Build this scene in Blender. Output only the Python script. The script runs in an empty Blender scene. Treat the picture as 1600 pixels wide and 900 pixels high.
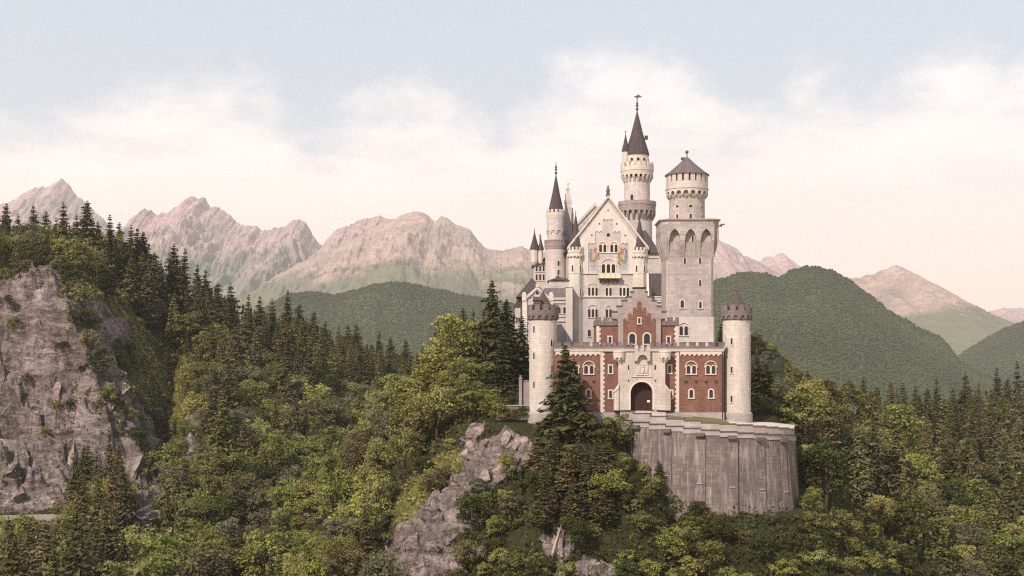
import bpy, bmesh, math, random
import numpy as np
from mathutils import Vector, Matrix
from mathutils.geometry import tessellate_polygon

SC = bpy.context.scene
COL = SC.collection
R = math.radians
F = 2174.0            # focal length in photo pixels (photo 1600 wide)

# ------------------------------------------------------------------ camera, sky, sun, exposure
cam_d = bpy.data.cameras.new('camera'); cam = bpy.data.objects.new('camera', cam_d); COL.objects.link(cam)
cam.location = (0, 0, 0); cam.rotation_euler = (R(90), 0, 0)
cam_d.sensor_width = 36.0; cam_d.lens = 36.0 * F / 1600.0
cam_d.shift_y = (600 - 450) / 1600.0
cam_d.clip_start = 1.0; cam_d.clip_end = 80000.0
SC.camera = cam

SUN_STRENGTH = 4.0
SUN_AZ, SUN_EL = 213.0, 41.0           # azimuth clockwise from +Y, elevation
sd = Vector((math.sin(R(SUN_AZ)) * math.cos(R(SUN_EL)), math.cos(R(SUN_AZ)) * math.cos(R(SUN_EL)), math.sin(R(SUN_EL))))
sun_d = bpy.data.lights.new('sun', 'SUN'); sun = bpy.data.objects.new('sun', sun_d); COL.objects.link(sun)
sun_d.energy = SUN_STRENGTH; sun_d.angle = R(0.8); sun_d.color = (1.0, 0.89, 0.79)
sun.rotation_euler = (-sd).to_track_quat('-Z', 'Y').to_euler(); sun.location = (-60, -60, 120)

SC.view_settings.view_transform = 'Standard'; SC.view_settings.look = 'None'
SC.view_settings.exposure = 0.47; SC.view_settings.gamma = 1.0
SC.cycles.max_bounces = 5; SC.cycles.diffuse_bounces = 2; SC.cycles.glossy_bounces = 1
SC.cycles.transmission_bounces = 2; SC.cycles.volume_bounces = 0; SC.cycles.transparent_max_bounces = 4
SC.cycles.use_denoising = False; SC.cycles.filter_width = 1.2

class NT:
    """small helper around a node tree"""
    def __init__(s, tree): s.t = tree; s.n = tree.nodes; s.l = tree.links
    def new(s, kind, **kw):
        n = s.n.new(kind)
        for k, v in kw.items(): setattr(n, k, v)
        return n
    def put(s, sock, val):
        if isinstance(val, bpy.types.NodeSocket): s.l.new(val, sock)
        else:
            if isinstance(val, tuple) and len(val) == 3 and sock.type == 'RGBA': val = (*val, 1)
            sock.default_value = val
    def math(s, op, a, b=0.0, c=0.0, clamp=False):
        n = s.new('ShaderNodeMath', operation=op, use_clamp=clamp)
        s.put(n.inputs[0], a); s.put(n.inputs[1], b)
        if op in ('MULTIPLY_ADD', 'SMOOTH_MIN', 'COMPARE', 'WRAP'): s.put(n.inputs[2], c)
        return n.outputs[0]
    def mix(s, fac, a, b, blend='MIX'):
        n = s.new('ShaderNodeMix', data_type='RGBA', blend_type=blend)
        s.put(n.inputs[0], fac); s.put(n.inputs[6], a); s.put(n.inputs[7], b)
        return n.outputs[2]
    def ramp(s, fac, stops):
        n = s.new('ShaderNodeValToRGB'); e = n.color_ramp.elements
        while len(e) < len(stops): e.new(0.5)
        for i, (p, c) in enumerate(stops):
            e[i].position = p; e[i].color = (*c, 1) if isinstance(c, tuple) else (c, c, c, 1)
        s.put(n.inputs[0], fac); return n.outputs[0]
    def noise(s, vec, scale, detail=4.0, rough=0.55, dist=0.0):
        n = s.new('ShaderNodeTexNoise'); s.put(n.inputs['Vector'], vec)
        n.inputs['Scale'].default_value = scale; n.inputs['Detail'].default_value = detail
        n.inputs['Roughness'].default_value = rough; n.inputs['Distortion'].default_value = dist
        return n.outputs['Fac']
    def mapping(s, vec, scale=(1, 1, 1), loc=(0, 0, 0)):
        n = s.new('ShaderNodeMapping'); s.put(n.inputs[0], vec)
        n.inputs['Scale'].default_value = scale; n.inputs['Location'].default_value = loc
        return n.outputs[0]

# ------------------------------------------------------------------ world: Nishita sky with a bank of pale cumulus
W = bpy.data.worlds.new('World'); SC.world = W; W.use_nodes = True
wt = NT(W.node_tree); wt.n.clear()
w_out = wt.new('ShaderNodeOutputWorld'); w_bg = wt.new('ShaderNodeBackground')
SKY_STRENGTH = 0.1
w_bg.inputs[1].default_value = SKY_STRENGTH
sky = wt.new('ShaderNodeTexSky', sky_type='NISHITA')
sky.sun_disc = False; sky.sun_elevation = R(SUN_EL); sky.sun_rotation = R(SUN_AZ)
sky.altitude = 900; sky.air_density = 1.0; sky.dust_density = 1.5; sky.ozone_density = 1.0
tc = wt.new('ShaderNodeTexCoord'); sx = wt.new('ShaderNodeSeparateXYZ'); wt.l.new(tc.outputs['Generated'], sx.inputs[0])
dx, dy, dz = sx.outputs
az = wt.math('ARCTAN2', dx, dy)
rr = wt.math('SQRT', wt.math('ADD', wt.math('MULTIPLY', dx, dx), wt.math('MULTIPLY', dy, dy)))
el = wt.math('DIVIDE', dz, wt.math('MAXIMUM', rr, 0.001))
cmb = wt.new('ShaderNodeCombineXYZ'); wt.put(cmb.inputs[0], az); wt.put(cmb.inputs[1], el)
sp = wt.mapping(cmb.outputs[0], (1.0, 1.35, 1.0))
fc = wt.new('ShaderNodeFloatCurve')
wt.put(fc.inputs['Value'], wt.math('ADD', az, 0.5, clamp=True))
TOPS = [(-150, 190), (0, 205), (90, 195), (150, 165), (215, 135), (280, 105), (330, 92), (380, 112), (430, 150), (480, 200), (530, 190),
        (575, 150), (640, 122), (700, 125), (745, 150), (800, 165), (850, 130), (910, 75), (980, 45), (1040, 70), (1090, 120), (1140, 165), (1200, 160),
        (1255, 115), (1300, 122), (1350, 140), (1390, 120), (1440, 95), (1500, 85), (1550, 105), (1620, 110), (1750, 150)]
cu = fc.mapping.curves[0]
pts = [(math.atan2(px - 800, F) + 0.5, (600 - py) / F) for px, py in TOPS]
for i, (x, y) in enumerate(pts):
    if i < 2: cu.points[i].location = (x, y)
    else: cu.points.new(x, y)
fc.mapping.update()
n1 = wt.noise(sp, 9.0, 8.0, 0.62); n2 = wt.noise(wt.mapping(sp, (1, 1, 1), (3.1, 1.7, 0)), 30.0, 5.0, 0.6)
wob = wt.math('ADD', wt.math('MULTIPLY', wt.math('SUBTRACT', n1, 0.5), 0.13), wt.math('MULTIPLY', wt.math('SUBTRACT', n2, 0.5), 0.06))
depth = wt.math('ADD', wt.math('SUBTRACT', fc.outputs[0], el), wob)
mask = wt.new('ShaderNodeMapRange', interpolation_type='SMOOTHSTEP'); wt.put(mask.inputs[0], depth)
mask.inputs[1].default_value = -0.012; mask.inputs[2].default_value = 0.048
veil = wt.ramp(wt.math('MULTIPLY', el, 2.5, clamp=True), [(0.0, (7.6, 6.6, 5.8)), (0.45, (5.6, 5.9, 6.3)), (0.7, (5.1, 5.75, 6.25)), (1.0, (4.5, 5.5, 6.3))])
blue = wt.mix(0.85, sky.outputs[0], veil)
n3 = wt.noise(wt.mapping(sp, (0.7, 1.6, 1), (7.7, 2.2, 0)), 7.0, 6.0, 0.55)
cl = wt.ramp(wt.math('MULTIPLY', el, 4.0, clamp=True),
             [(0.0, (10.6, 7.3, 5.2)), (0.22, (10.2, 7.7, 6.1)), (0.45, (9.6, 8.2, 7.3)), (0.72, (9.1, 8.3, 7.9)), (1.0, (8.6, 8.15, 8.0))])
cl = wt.mix(wt.ramp(n3, [(0.36, 0.42), (0.62, 0.0)]), cl, (8.0, 7.3, 7.0))
wt.l.new(wt.mix(wt.math('MULTIPLY', mask.outputs[0], wt.math('SUBTRACT', 0.98, wt.math('MULTIPLY', wt.ramp(wt.noise(wt.mapping(sp, (0.8, 2.2, 1), (1.3, 9.2, 0)), 9.0, 7.0, 0.62), [(0.46, 0.0), (0.66, 0.55)]), wt.ramp(wt.math('MULTIPLY', el, 4.0, clamp=True), [(0.35, 0.0), (0.75, 1.0)])))), blue, cl), w_bg.inputs[0])
wt.l.new(w_bg.outputs[0], w_out.inputs[0])

# ------------------------------------------------------------------ numpy noise
def _h(ix, iy, iz, seed):
    with np.errstate(over='ignore'):
        n = (ix.astype(np.int64) * 374761393 + iy.astype(np.int64) * 668265263 + iz.astype(np.int64) * 2147483647 + seed * 1274126177) & 0xFFFFFFFF
        n = ((n ^ (n >> 13)) * 1274126177) & 0xFFFFFFFF
        n = n ^ (n >> 16)
    return (n & 0xFFFFFF) / float(0xFFFFFF)
def vnoise(x, y, z=0.0, seed=0):
    x = np.asarray(x, float); y = np.asarray(y, float); z = np.zeros_like(x) + z
    ix, iy, iz = np.floor(x), np.floor(y), np.floor(z)
    fx, fy, fz = x - ix, y - iy, z - iz
    fx, fy, fz = [f * f * f * (f * (f * 6 - 15) + 10) for f in (fx, fy, fz)]
    r = 0
    for a in (0, 1):
        for b in (0, 1):
            for c in (0, 1):
                w = (fx if a else 1 - fx) * (fy if b else 1 - fy) * (fz if c else 1 - fz)
                r = r + w * _h(ix + a, iy + b, iz + c, seed)
    return r * 2 - 1
def fbm(x, y, z=0.0, seed=0, oct=4, gain=0.5):
    r = 0; a = 1.0; t = 0; f = 1.0
    for o in range(oct):
        r = r + a * vnoise(np.asarray(x) * f, np.asarray(y) * f, np.asarray(z) * f, seed + o * 17); t += a; a *= gain; f *= 2.03
    return r / t
def ridged(x, y, z=0.0, seed=0, oct=4, gain=0.5):
    r = 0; a = 1.0; t = 0; f = 1.0
    for o in range(oct):
        r = r + a * (1 - 2.2 * np.abs(vnoise(np.asarray(x) * f, np.asarray(y) * f, np.asarray(z) * f, seed + o * 31))); t += a; a *= gain; f *= 2.07
    return r / t
def sstep(a, b, x):
    t = np.clip((np.asarray(x, float) - a) / (b - a), 0, 1); return t * t * (3 - 2 * t)
def tab(x, t): return np.interp(x, [p[0] for p in t], [p[1] for p in t])

# ------------------------------------------------------------------ objects
def tag(o, label=None, cat=None, group=None, kind=None):
    if label: o['label'] = label
    if cat: o['category'] = cat
    if group: o['group'] = group
    if kind: o['kind'] = kind
    return o
def empty(name, loc, label, cat, group=None, rz=0.0):
    o = bpy.data.objects.new(name, None); COL.objects.link(o)
    o.location = loc; o.rotation_euler = (0, 0, rz); o.empty_display_size = 0.5
    return tag(o, label, cat, group)
def np_mesh(name, verts, quads, mats, smooth=False, attrs=None, tris=None):
    me = bpy.data.meshes.new(name)
    V = np.asarray(verts, np.float32); me.vertices.add(len(V)); me.vertices.foreach_set('co', V.ravel())
    idx = []; starts = []; totals = []; n = 0
    for arr, k in ((quads, 4), (tris, 3)):
        if arr is None or len(arr) == 0: continue
        arr = np.asarray(arr, np.int32); idx.append(arr.ravel())
        starts.append(n + np.arange(len(arr)) * k); totals.append(np.full(len(arr), k)); n += arr.size
    idx = np.concatenate(idx); starts = np.concatenate(starts).astype(np.int32); totals = np.concatenate(totals).astype(np.int32)
    me.loops.add(len(idx)); me.loops.foreach_set('vertex_index', idx)
    me.polygons.add(len(starts)); me.polygons.foreach_set('loop_start', starts); me.polygons.foreach_set('loop_total', totals)
    me.polygons.foreach_set('use_smooth', np.full(len(starts), smooth))
    for k, a in (attrs or {}).items():
        at = me.attributes.new(k, 'FLOAT', 'POINT'); at.data.foreach_set('value', np.asarray(a, np.float32))
    for m in (mats if isinstance(mats, (list, tuple)) else [mats]): me.materials.append(m)
    me.update(calc_edges=True); me.validate()
    return me
def link(name, me, parent=None):
    o = bpy.data.objects.new(name, me); COL.objects.link(o)
    if parent is not None: o.parent = parent
    return o

class MB:
    """collects shapes and links them as one mesh object"""
    def __init__(s): s.v = []; s.f = []; s.uv = []; s.sm = []
    def add(s, verts, faces, uvs=None, smooth=False):
        b = len(s.v); s.v += [tuple(v) for v in verts]
        for i, f in enumerate(faces):
            s.f.append([b + k for k in f]); s.uv.append(uvs[i] if uvs else None); s.sm.append(smooth)
        return s
    def box(s, x0, x1, y0, y1, z0, z1):
        v = [(x0, y0, z0), (x1, y0, z0), (x1, y1, z0), (x0, y1, z0), (x0, y0, z1), (x1, y0, z1), (x1, y1, z1), (x0, y1, z1)]
        return s.add(v, [(0, 3, 2, 1), (4, 5, 6, 7), (0, 1, 5, 4), (1, 2, 6, 5), (2, 3, 7, 6), (3, 0, 4, 7)])
    def prism(s, bot, top):
        n = len(bot); v = list(bot) + list(top)
        return s.add(v, [tuple(range(n))[::-1], tuple(range(n, 2 * n))] + [(i, (i + 1) % n, n + (i + 1) % n, n + i) for i in range(n)])
    def frustum(s, a, b, z0, z1):     # a, b = (x0,x1,y0,y1)
        q = lambda r, z: [(r[0], r[2], z), (r[1], r[2], z), (r[1], r[3], z), (r[0], r[3], z)]
        return s.prism(q(a, z0), q(b, z1))
    def lathe(s, cx, cy, prof, seg=28, smooth=True, phase=0.0, caps=True):
        Rm = max(r for r, z in prof)
        ring = lambda r, z: [(cx + r * math.sin(phase + 2 * math.pi * i / seg), cy - r * math.cos(phase + 2 * math.pi * i / seg), z) for i in range(seg)]
        for (r0, z0), (r1, z1) in zip(prof[:-1], prof[1:]):
            if abs(r0 - r1) + abs(z0 - z1) < 1e-6: continue
            v = ring(max(r0, .004), z0) + ring(max(r1, .004), z1)
            fs = [(i, (i + 1) % seg, seg + (i + 1) % seg, seg + i) for i in range(seg)]
            st = 2 * math.pi * Rm / seg; sl = math.hypot(r1 - r0, z1 - z0)
            va, vb = (z0, z1) if abs(z1 - z0) > .2 * abs(r1 - r0) else (z0, z0 + sl)
            s.add(v, fs, [[(i * st, va), ((i + 1) * st, va), ((i + 1) * st, vb), (i * st, vb)] for i in range(seg)], smooth)
        if caps:
            for (r, z), rev in ((prof[0], True), (prof[-1], False)):
                if r > .02:
                    f = tuple(range(seg)); s.add(ring(r, z), [f[::-1] if rev else f])
        return s
    def poly(s, m, pts, w0, w1):
        """extrude an outline (u,v) from w0 to w1 through map m"""
        n = len(pts); tri = tessellate_polygon([[Vector((u, v, 0)) for u, v in pts]])
        vb = [m(u, v, w0) for u, v in pts]; vt = [m(u, v, w1) for u, v in pts]
        s.add(vt, [tuple(t) for t in tri]); s.add(vb, [tuple(t)[::-1] for t in tri])
        return s.add(vb + vt, [(i, (i + 1) % n, n + (i + 1) % n, n + i) for i in range(n)])
    def mbox(s, m, u0, u1, v0, v1, w0, w1, nu=1, taper=0.0):
        for k in range(nu):
            a, b = u0 + (u1 - u0) * k / nu, u0 + (u1 - u0) * (k + 1) / nu
            v = [m(a, v0, w0), m(b, v0, w0), m(b, v0, w1 - taper), m(a, v0, w1 - taper), m(a, v1, w0), m(b, v1, w0), m(b, v1, w1), m(a, v1, w1)]
            s.add(v, [(0, 1, 2, 3), (7, 6, 5, 4), (3, 2, 6, 7)] + ([(0, 3, 7, 4)] if k == 0 else []) + ([(1, 5, 6, 2)] if k == nu - 1 else []))
        return s
    def frieze(s, m, u0, u1, v0, v1, n, pier, w0, w1, leg=0.0, kind='round', k=8, bottom=None):
        """plate with a row of n arched openings along its lower edge"""
        b = (u1 - u0) / n
        for i in range(n):
            a0 = u0 + i * b; p = b * pier / 2; x0, x1 = a0 + p, a0 + b - p; ow = x1 - x0
            arc = []
            for j in range(k + 1):
                t = j / k
                if kind == 'round': arc.append(((x0 + x1) / 2 - ow / 2 * math.cos(math.pi * t), v0 + leg + ow / 2 * math.sin(math.pi * t)))
                else:
                    x = x0 + ow * t; q = min(t, 1 - t) * ow; r = ow * 1.05
                    arc.append((x, v0 + leg + math.sqrt(max(r * r - (r - q) ** 2, 0))))
            low = [(x0, v0)] + arc + [(x1, v0)] if leg > 0 else arc
            for (ua, va), (ub, vb) in ((( a0, v0), (x0, v0)), ((x1, v0), (a0 + b, v0))):
                s.add([m(ua, va, w1), m(ub, vb, w1), m(ub, v1, w1), m(ua, v1, w1), m(ua, va, w0), m(ub, vb, w0)], [(0, 1, 2, 3), (0, 4, 5, 1)])
            for (ua, va), (ub, vb) in zip(low[:-1], low[1:]):
                if abs(ub - ua) > 1e-6:
                    s.add([m(ua, va, w1), m(ub, vb, w1), m(ub, v1, w1), m(ua, v1, w1)], [(0, 1, 2, 3)])
                s.add([m(ua, va, w0), m(ub, vb, w0), m(ub, vb, w1), m(ua, va, w1)], [(0, 1, 2, 3)])
            s.add([m(a0, v1, w0), m(a0 + b, v1, w0), m(a0 + b, v1, w1), m(a0, v1, w1)], [(0, 1, 2, 3)])
        for u in (u0, u1): s.add([m(u, v0, w0), m(u, v0, w1), m(u, v1, w1), m(u, v1, w0)], [(0, 1, 2, 3)])
        return s
    def ball(s, c, r, seg=10, sq=1.0):
        n = 7; prof = [(r * math.sin(math.pi * i / n), c[2] - r * sq * math.cos(math.pi * i / n)) for i in range(n + 1)]
        return s.lathe(c[0], c[1], prof, seg, caps=False)
    def tube(s, pts, rad, seg=6):
        rings = []
        for i, p in enumerate(pts):
            p = Vector(p); d = (Vector(pts[min(i + 1, len(pts) - 1)]) - Vector(pts[max(i - 1, 0)])).normalized()
            a = d.orthogonal().normalized(); b = d.cross(a)
            rings.append([p + rad[i] * (a * math.cos(2 * math.pi * k / seg) + b * math.sin(2 * math.pi * k / seg)) for k in range(seg)])
        v = [q for r_ in rings for q in r_]
        fs = [(i * seg + k, i * seg + (k + 1) % seg, (i + 1) * seg + (k + 1) % seg, (i + 1) * seg + k) for i in range(len(pts) - 1) for k in range(seg)]
        return s.add(v, fs + [tuple(range(seg))[::-1], tuple(range((len(pts) - 1) * seg, len(pts) * seg))], None, True)
    def build(s, name, mat, parent=None, recalc=True):
        me = bpy.data.meshes.new(name); me.from_pydata(s.v, [], s.f)
        ul = me.uv_layers.new(name='UVMap')
        co = s.v
        for p, uv in zip(me.polygons, s.uv):
            p.use_smooth = s.sm[p.index]
            if uv:
                for li, c in zip(p.loop_indices, uv): ul.data[li].uv = c
            else:
                n = p.normal
                if abs(n.z) > .8: t = Vector((1, 0, 0)); b = Vector((0, 1, 0))
                else:
                    t = Vector((-n.y, n.x, 0)); t = t.normalized() if t.length > 1e-4 else Vector((1, 0, 0)); b = Vector((0, 0, 1 / max(.4, math.sqrt(max(1 - n.z * n.z, 0.01)))))
                for li, vi in zip(p.loop_indices, p.vertices):
                    q = Vector(co[vi]); ul.data[li].uv = (q.dot(t), q.dot(b))
        if recalc:
            bm = bmesh.new(); bm.from_mesh(me); bmesh.ops.recalc_face_normals(bm, faces=bm.faces); bm.to_mesh(me); bm.free()
        me.materials.append(mat)
        return link(name, me, parent)
def flat(y0, u0=0.0): return lambda u, v, w: (u0 + u, y0 - w, v)          # facade looking at -Y
def side(x0): return lambda u, v, w: (x0 - w, u, v)                       # facade looking at -X
def eside(x0): return lambda u, v, w: (x0 + w, u, v)                      # facade looking at +X
def cyl(cx, cy, r): return lambda u, v, w: (cx + (r + w) * math.sin(u / r), cy - (r + w) * math.cos(u / r), v)

def outline(w, h, kind, cu=0.0, v0=0.0, k=9):
    if kind == 'rect': return [(cu - w / 2, v0), (cu - w / 2, v0 + h), (cu + w / 2, v0 + h), (cu + w / 2, v0)]
    sp_ = v0 + h - w / 2
    return [(cu - w / 2, v0)] + [(cu - w / 2 * math.cos(math.pi * i / k), sp_ + w / 2 * math.sin(math.pi * i / k)) for i in range(k + 1)] + [(cu + w / 2, v0)]
def window(root, m, u, v, w, h, kind='round', ft=0.18, proud=0.14, lights=1, frame=None, hood=0.0, sill=True, name='window', pane_w=0.012):
    fr = MB(); pn = MB()
    for i in range(lights):
        cu_ = u + (i - (lights - 1) / 2) * (w + 2 * ft)
        a = outline(w, h, kind, cu_, v); b = outline(w + 2 * ft, h + ft, kind, cu_, v)
        n = len(a)
        v_ = [m(*p, proud) for p in a] + [m(*p, proud) for p in b] + [m(*p, 0) for p in a] + [m(*p, 0) for p in b]
        for j in range(n - 1):
            fr.add([v_[j], v_[j + 1], v_[n + j + 1], v_[n + j]], [(0, 1, 2, 3)])
            fr.add([v_[n + j], v_[n + j + 1], v_[3 * n + j + 1], v_[3 * n + j]], [(0, 1, 2, 3)])
            fr.add([v_[j + 1], v_[j], v_[2 * n + j], v_[2 * n + j + 1]], [(0, 1, 2, 3)])
        pn.add([m(*p, pane_w) for p in a], [tuple(range(n))])
    tw = lights * (w + 2 * ft)
    if sill: fr.mbox(m, u - tw / 2 - .06, u + tw / 2 + .06, v - .2, v, 0, proud + .08)
    if hood > 0:
        r0 = tw / 2 + .02; c = v + h - w / 2 - .02; K = 14; rise = hood
        ri = [(u - r0 * math.cos(math.pi * j / K), c + rise * math.sin(math.pi * j / K)) for j in range(K + 1)]
        ro = [(u - (r0 + ft * .9) * math.cos(math.pi * j / K), c + (rise + ft * .9) * math.sin(math.pi * j / K)) for j in range(K + 1)]
        pw = proud + .06
        for j in range(K):
            q = [m(*ri[j], pw), m(*ri[j + 1], pw), m(*ro[j + 1], pw), m(*ro[j], pw), m(*ri[j], 0), m(*ri[j + 1], 0), m(*ro[j + 1], 0), m(*ro[j], 0)]
            fr.add(q, [(0, 1, 2, 3), (0, 4, 5, 1), (3, 2, 6, 7)])
    f = fr.build(name, frame or M['trim'], root, recalc=False)
    pn.build('pane', M['glass'], f, recalc=False)
    return f

# ------------------------------------------------------------------ materials
M = {}
def new_mat(name):
    m = bpy.data.materials.new(name); m.use_nodes = True; t = NT(m.node_tree); t.n.clear()
    out = t.new('ShaderNodeOutputMaterial'); return m, t, out
def principled(t, out, col, rough=0.85, bump=None, bstr=0.3, bdist=0.05, spec=0.25):
    b = t.new('ShaderNodeBsdfPrincipled'); t.put(b.inputs['Base Color'], col); t.put(b.inputs['Roughness'], rough)
    b.inputs['Specular IOR Level'].default_value = spec
    if bump is not None:
        bn = t.new('ShaderNodeBump'); bn.inputs['Strength'].default_value = bstr; bn.inputs['Distance'].default_value = bdist
        t.put(bn.inputs['Height'], bump); t.l.new(bn.outputs[0], b.inputs['Normal'])
    t.l.new(b.outputs[0], out.inputs[0]); return b
def sc3(c, k): return tuple(min(1, x * k) for x in c)
def stone(name, col, bw=0.9, bh=0.42, contrast=0.16, mortar=0.7, stain=0.35, streak=0.3, streakcol=None, msize=0.03, tint=None):
    m, t, out = new_mat(name)
    uv = t.new('ShaderNodeTexCoord')
    br = t.new('ShaderNodeTexBrick'); t.l.new(uv.outputs['UV'], br.inputs['Vector'])
    br.offset = 0.5
    for k, v in (('Scale', 1.0), ('Mortar Size', msize), ('Mortar Smooth', 0.3), ('Bias', 0.0), ('Brick Width', bw), ('Row Height', bh)): br.inputs[k].default_value = v
    br.inputs['Color1'].default_value = (*sc3(col, 1 + contrast), 1); br.inputs['Color2'].default_value = (*sc3(col, 1 - contrast), 1); br.inputs['Mortar'].default_value = (*sc3(col, mortar), 1)
    ob = uv.outputs['Object']
    n = t.noise(ob, 0.35, 6, 0.62); n2 = t.noise(ob, 2.6, 3, 0.6)
    c = t.mix(t.ramp(n, [(0.38, stain), (0.66, 0.0)]), br.outputs['Color'], tint or sc3(col, 0.55))
    c = t.mix(t.ramp(n2, [(0.3, 0.3), (0.7, 0.0)]), c, sc3(col, 0.72))
    if streak:
        s_ = t.math('ADD', t.noise(t.mapping(uv.outputs['UV'], (1.9, 0.2, 1)), 1.0, 7, 0.75), t.math('MULTIPLY', t.math('SUBTRACT', t.noise(t.mapping(uv.outputs['UV'], (0.13, 0.1, 1), (2, 8, 0)), 1.0, 4, 0.6), 0.5), 0.5))
        s2 = t.noise(t.mapping(uv.outputs['UV'], (0.4, 0.10, 1), (5, 3, 0)), 1.0, 5, 0.65)
        c = t.mix(t.ramp(s_, [(0.49, 0.0), (0.60, streak)]), c, streakcol or sc3(col, 1.12))
        c = t.mix(t.ramp(s2, [(0.42, 0.75 * min(1, streak)), (0.6, 0.0)]), c, sc3(col, 0.5))
    principled(t, out, c, 0.9, t.mix(0.5, br.outputs['Fac'], n2), 0.35, -0.05)
    M[name] = m; return m
def plain(name, col, rough=0.8, var=0.25, scale=1.5, spec=0.25):
    m, t, out = new_mat(name); ob = t.new('ShaderNodeTexCoord').outputs['Object']
    n = t.noise(ob, scale, 5, 0.6)
    c = t.mix(t.ramp(n, [(0.3, var * 2), (0.7, 0.0)]), col, sc3(col, 0.55))
    principled(t, out, c, rough, n, 0.2, 0.03, spec); M[name] = m; return m

stone('tower_stone', (0.585, 0.505, 0.445), 1.0, 0.46, 0.13, 0.68, 0.42, streak=0.45)
stone('tower_foot', (0.40, 0.33, 0.30), 0.9, 0.4, 0.15, 0.65, 0.5)
stone('palace_stone', (0.57, 0.485, 0.45), 0.95, 0.45, 0.17, 0.62, 0.42, streak=0.4)
stone('palace_pale', (0.64, 0.555, 0.485), 1.1, 0.5, 0.08, 0.75, 0.32, streak=0.4)
stone('cream_plaster', (0.66, 0.585, 0.515), 1.6, 0.8, 0.02, 0.95, 0.18)
stone('keep_stone', (0.43, 0.362, 0.33), 1.1, 0.5, 0.22, 0.52, 0.4, streak=0.45)
stone('keep_pale', (0.56, 0.485, 0.44), 1.05, 0.46, 0.10, 0.75, 0.3)
stone('dark_stone', (0.20, 0.155, 0.145), 0.7, 0.35, 0.25, 0.6, 0.5)
stone('gable_stone', (0.36, 0.285, 0.265), 0.8, 0.4, 0.2, 0.65, 0.5)
stone('portal_stone', (0.55, 0.465, 0.41), 1.0, 0.46, 0.14, 0.68, 0.5, streak=0.45)
stone('brick', (0.20, 0.097, 0.070), 0.62, 0.25, 0.34, 1.25, 0.5, msize=0.03, streak=0.5)
stone('retaining_stone', (0.185, 0.142, 0.127), 1.5, 0.62, 0.32, 0.45, 0.5, streak=0.75, streakcol=(0.37, 0.30, 0.27))
stone('parapet_stone', (0.42, 0.345, 0.325), 1.0, 0.4, 0.16, 0.65, 0.45)
stone('slate', (0.088, 0.066, 0.066), 0.35, 0.3, 0.3, 0.55, 0.3, msize=0.03)
stone('keep_slate', (0.155, 0.115, 0.115), 0.6, 8.0, 0.2, 0.5, 0.3, msize=0.05)
stone('red_slate', (0.105, 0.072, 0.065), 0.35, 0.3, 0.3, 0.55, 0.3)
plain('trim', (0.55, 0.465, 0.41), 0.85, 0.15)
plain('yellow_trim', (0.68, 0.585, 0.43), 0.85, 0.15)
plain('coping', (0.62, 0.53, 0.46), 0.85, 0.2)
plain('metal', (0.09, 0.07, 0.07), 0.5, 0.2)
plain('iron', (0.05, 0.03, 0.025), 0.7, 0.2)
plain('statue', (0.13, 0.10, 0.09), 0.8, 0.2)
plain('paper', (0.75, 0.70, 0.64), 0.8, 0.05)
plain('copingdark', (0.13, 0.10, 0.095), 0.9, 0.3)
plain('deadwood', (0.42, 0.33, 0.26), 0.9, 0.3)
plain('bark', (0.075, 0.05, 0.036), 0.95, 0.35, 2.0)
m, t, out = new_mat('glass'); principled(t, out, (0.018, 0.015, 0.016), 0.22, spec=0.4); M['glass'] = m
m, t, out = new_mat('gate_wood'); uv = t.new('ShaderNodeTexCoord')
wv = t.noise(t.mapping(uv.outputs['UV'], (5.0, 0.3, 1)), 1.0, 3, 0.6)
principled(t, out, t.ramp(wv, [(0.35, (0.018, 0.008, 0.005)), (0.7, (0.05, 0.02, 0.012))]), 0.8, wv, 0.3, 0.03); M['gate_wood'] = m
# wall painting: soft blotches of red, blue, green, ochre pigment
m, t, out = new_mat('wall_painting'); ob = t.new('ShaderNodeTexCoord').outputs['Object']
a = t.noise(ob, 0.85, 3, 0.6); b = t.noise(t.mapping(ob, (1, 1, 1), (9, 4, 2)), 1.1, 3, 0.6)
c1 = t.ramp(a, [(0.36, (0.07, 0.10, 0.17)), (0.44, (0.30, 0.33, 0.38)), (0.5, (0.50, 0.10, 0.035)), (0.57, (0.42, 0.30, 0.05)), (0.64, (0.10, 0.15, 0.04))])
principled(t, out, t.mix(t.ramp(b, [(0.44, 0.0), (0.54, 0.75)]), c1, (0.30, 0.27, 0.13)), 0.9); M['wall_painting'] = m
for nm, c_ in (('paint_red', (0.48, 0.19, 0.10)), ('paint_blue', (0.24, 0.25, 0.29)), ('paint_green', (0.28, 0.26, 0.10)), ('paint_sky', (0.40, 0.41, 0.40)), ('paint_ochre', (0.50, 0.37, 0.18))):
    plain(nm, c_, 0.9, 0.4, 2.0)

def leaf_mat(name, transl=0.28):
    m, t, out = new_mat(name)
    oi = t.new('ShaderNodeObjectInfo'); at = t.new('ShaderNodeAttribute', attribute_name='shade')
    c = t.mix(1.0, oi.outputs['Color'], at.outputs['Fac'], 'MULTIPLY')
    warm = t.new('ShaderNodeAttribute', attribute_name='warm')
    c = t.mix(warm.outputs['Fac'], c, (0.30, 0.20, 0.05), 'MIX')
    d = t.new('ShaderNodeBsdfDiffuse'); tr = t.new('ShaderNodeBsdfTranslucent'); mx = t.new('ShaderNodeMixShader')
    t.l.new(c, d.inputs[0]); t.l.new(c, tr.inputs[0]); mx.inputs[0].default_value = transl
    t.l.new(d.outputs[0], mx.inputs[1]); t.l.new(tr.outputs[0], mx.inputs[2]); t.l.new(mx.outputs[0], out.inputs[0])
    M[name] = m; return m
leaf_mat('leaf', 0.38); leaf_mat('needle', 0.12)
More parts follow.
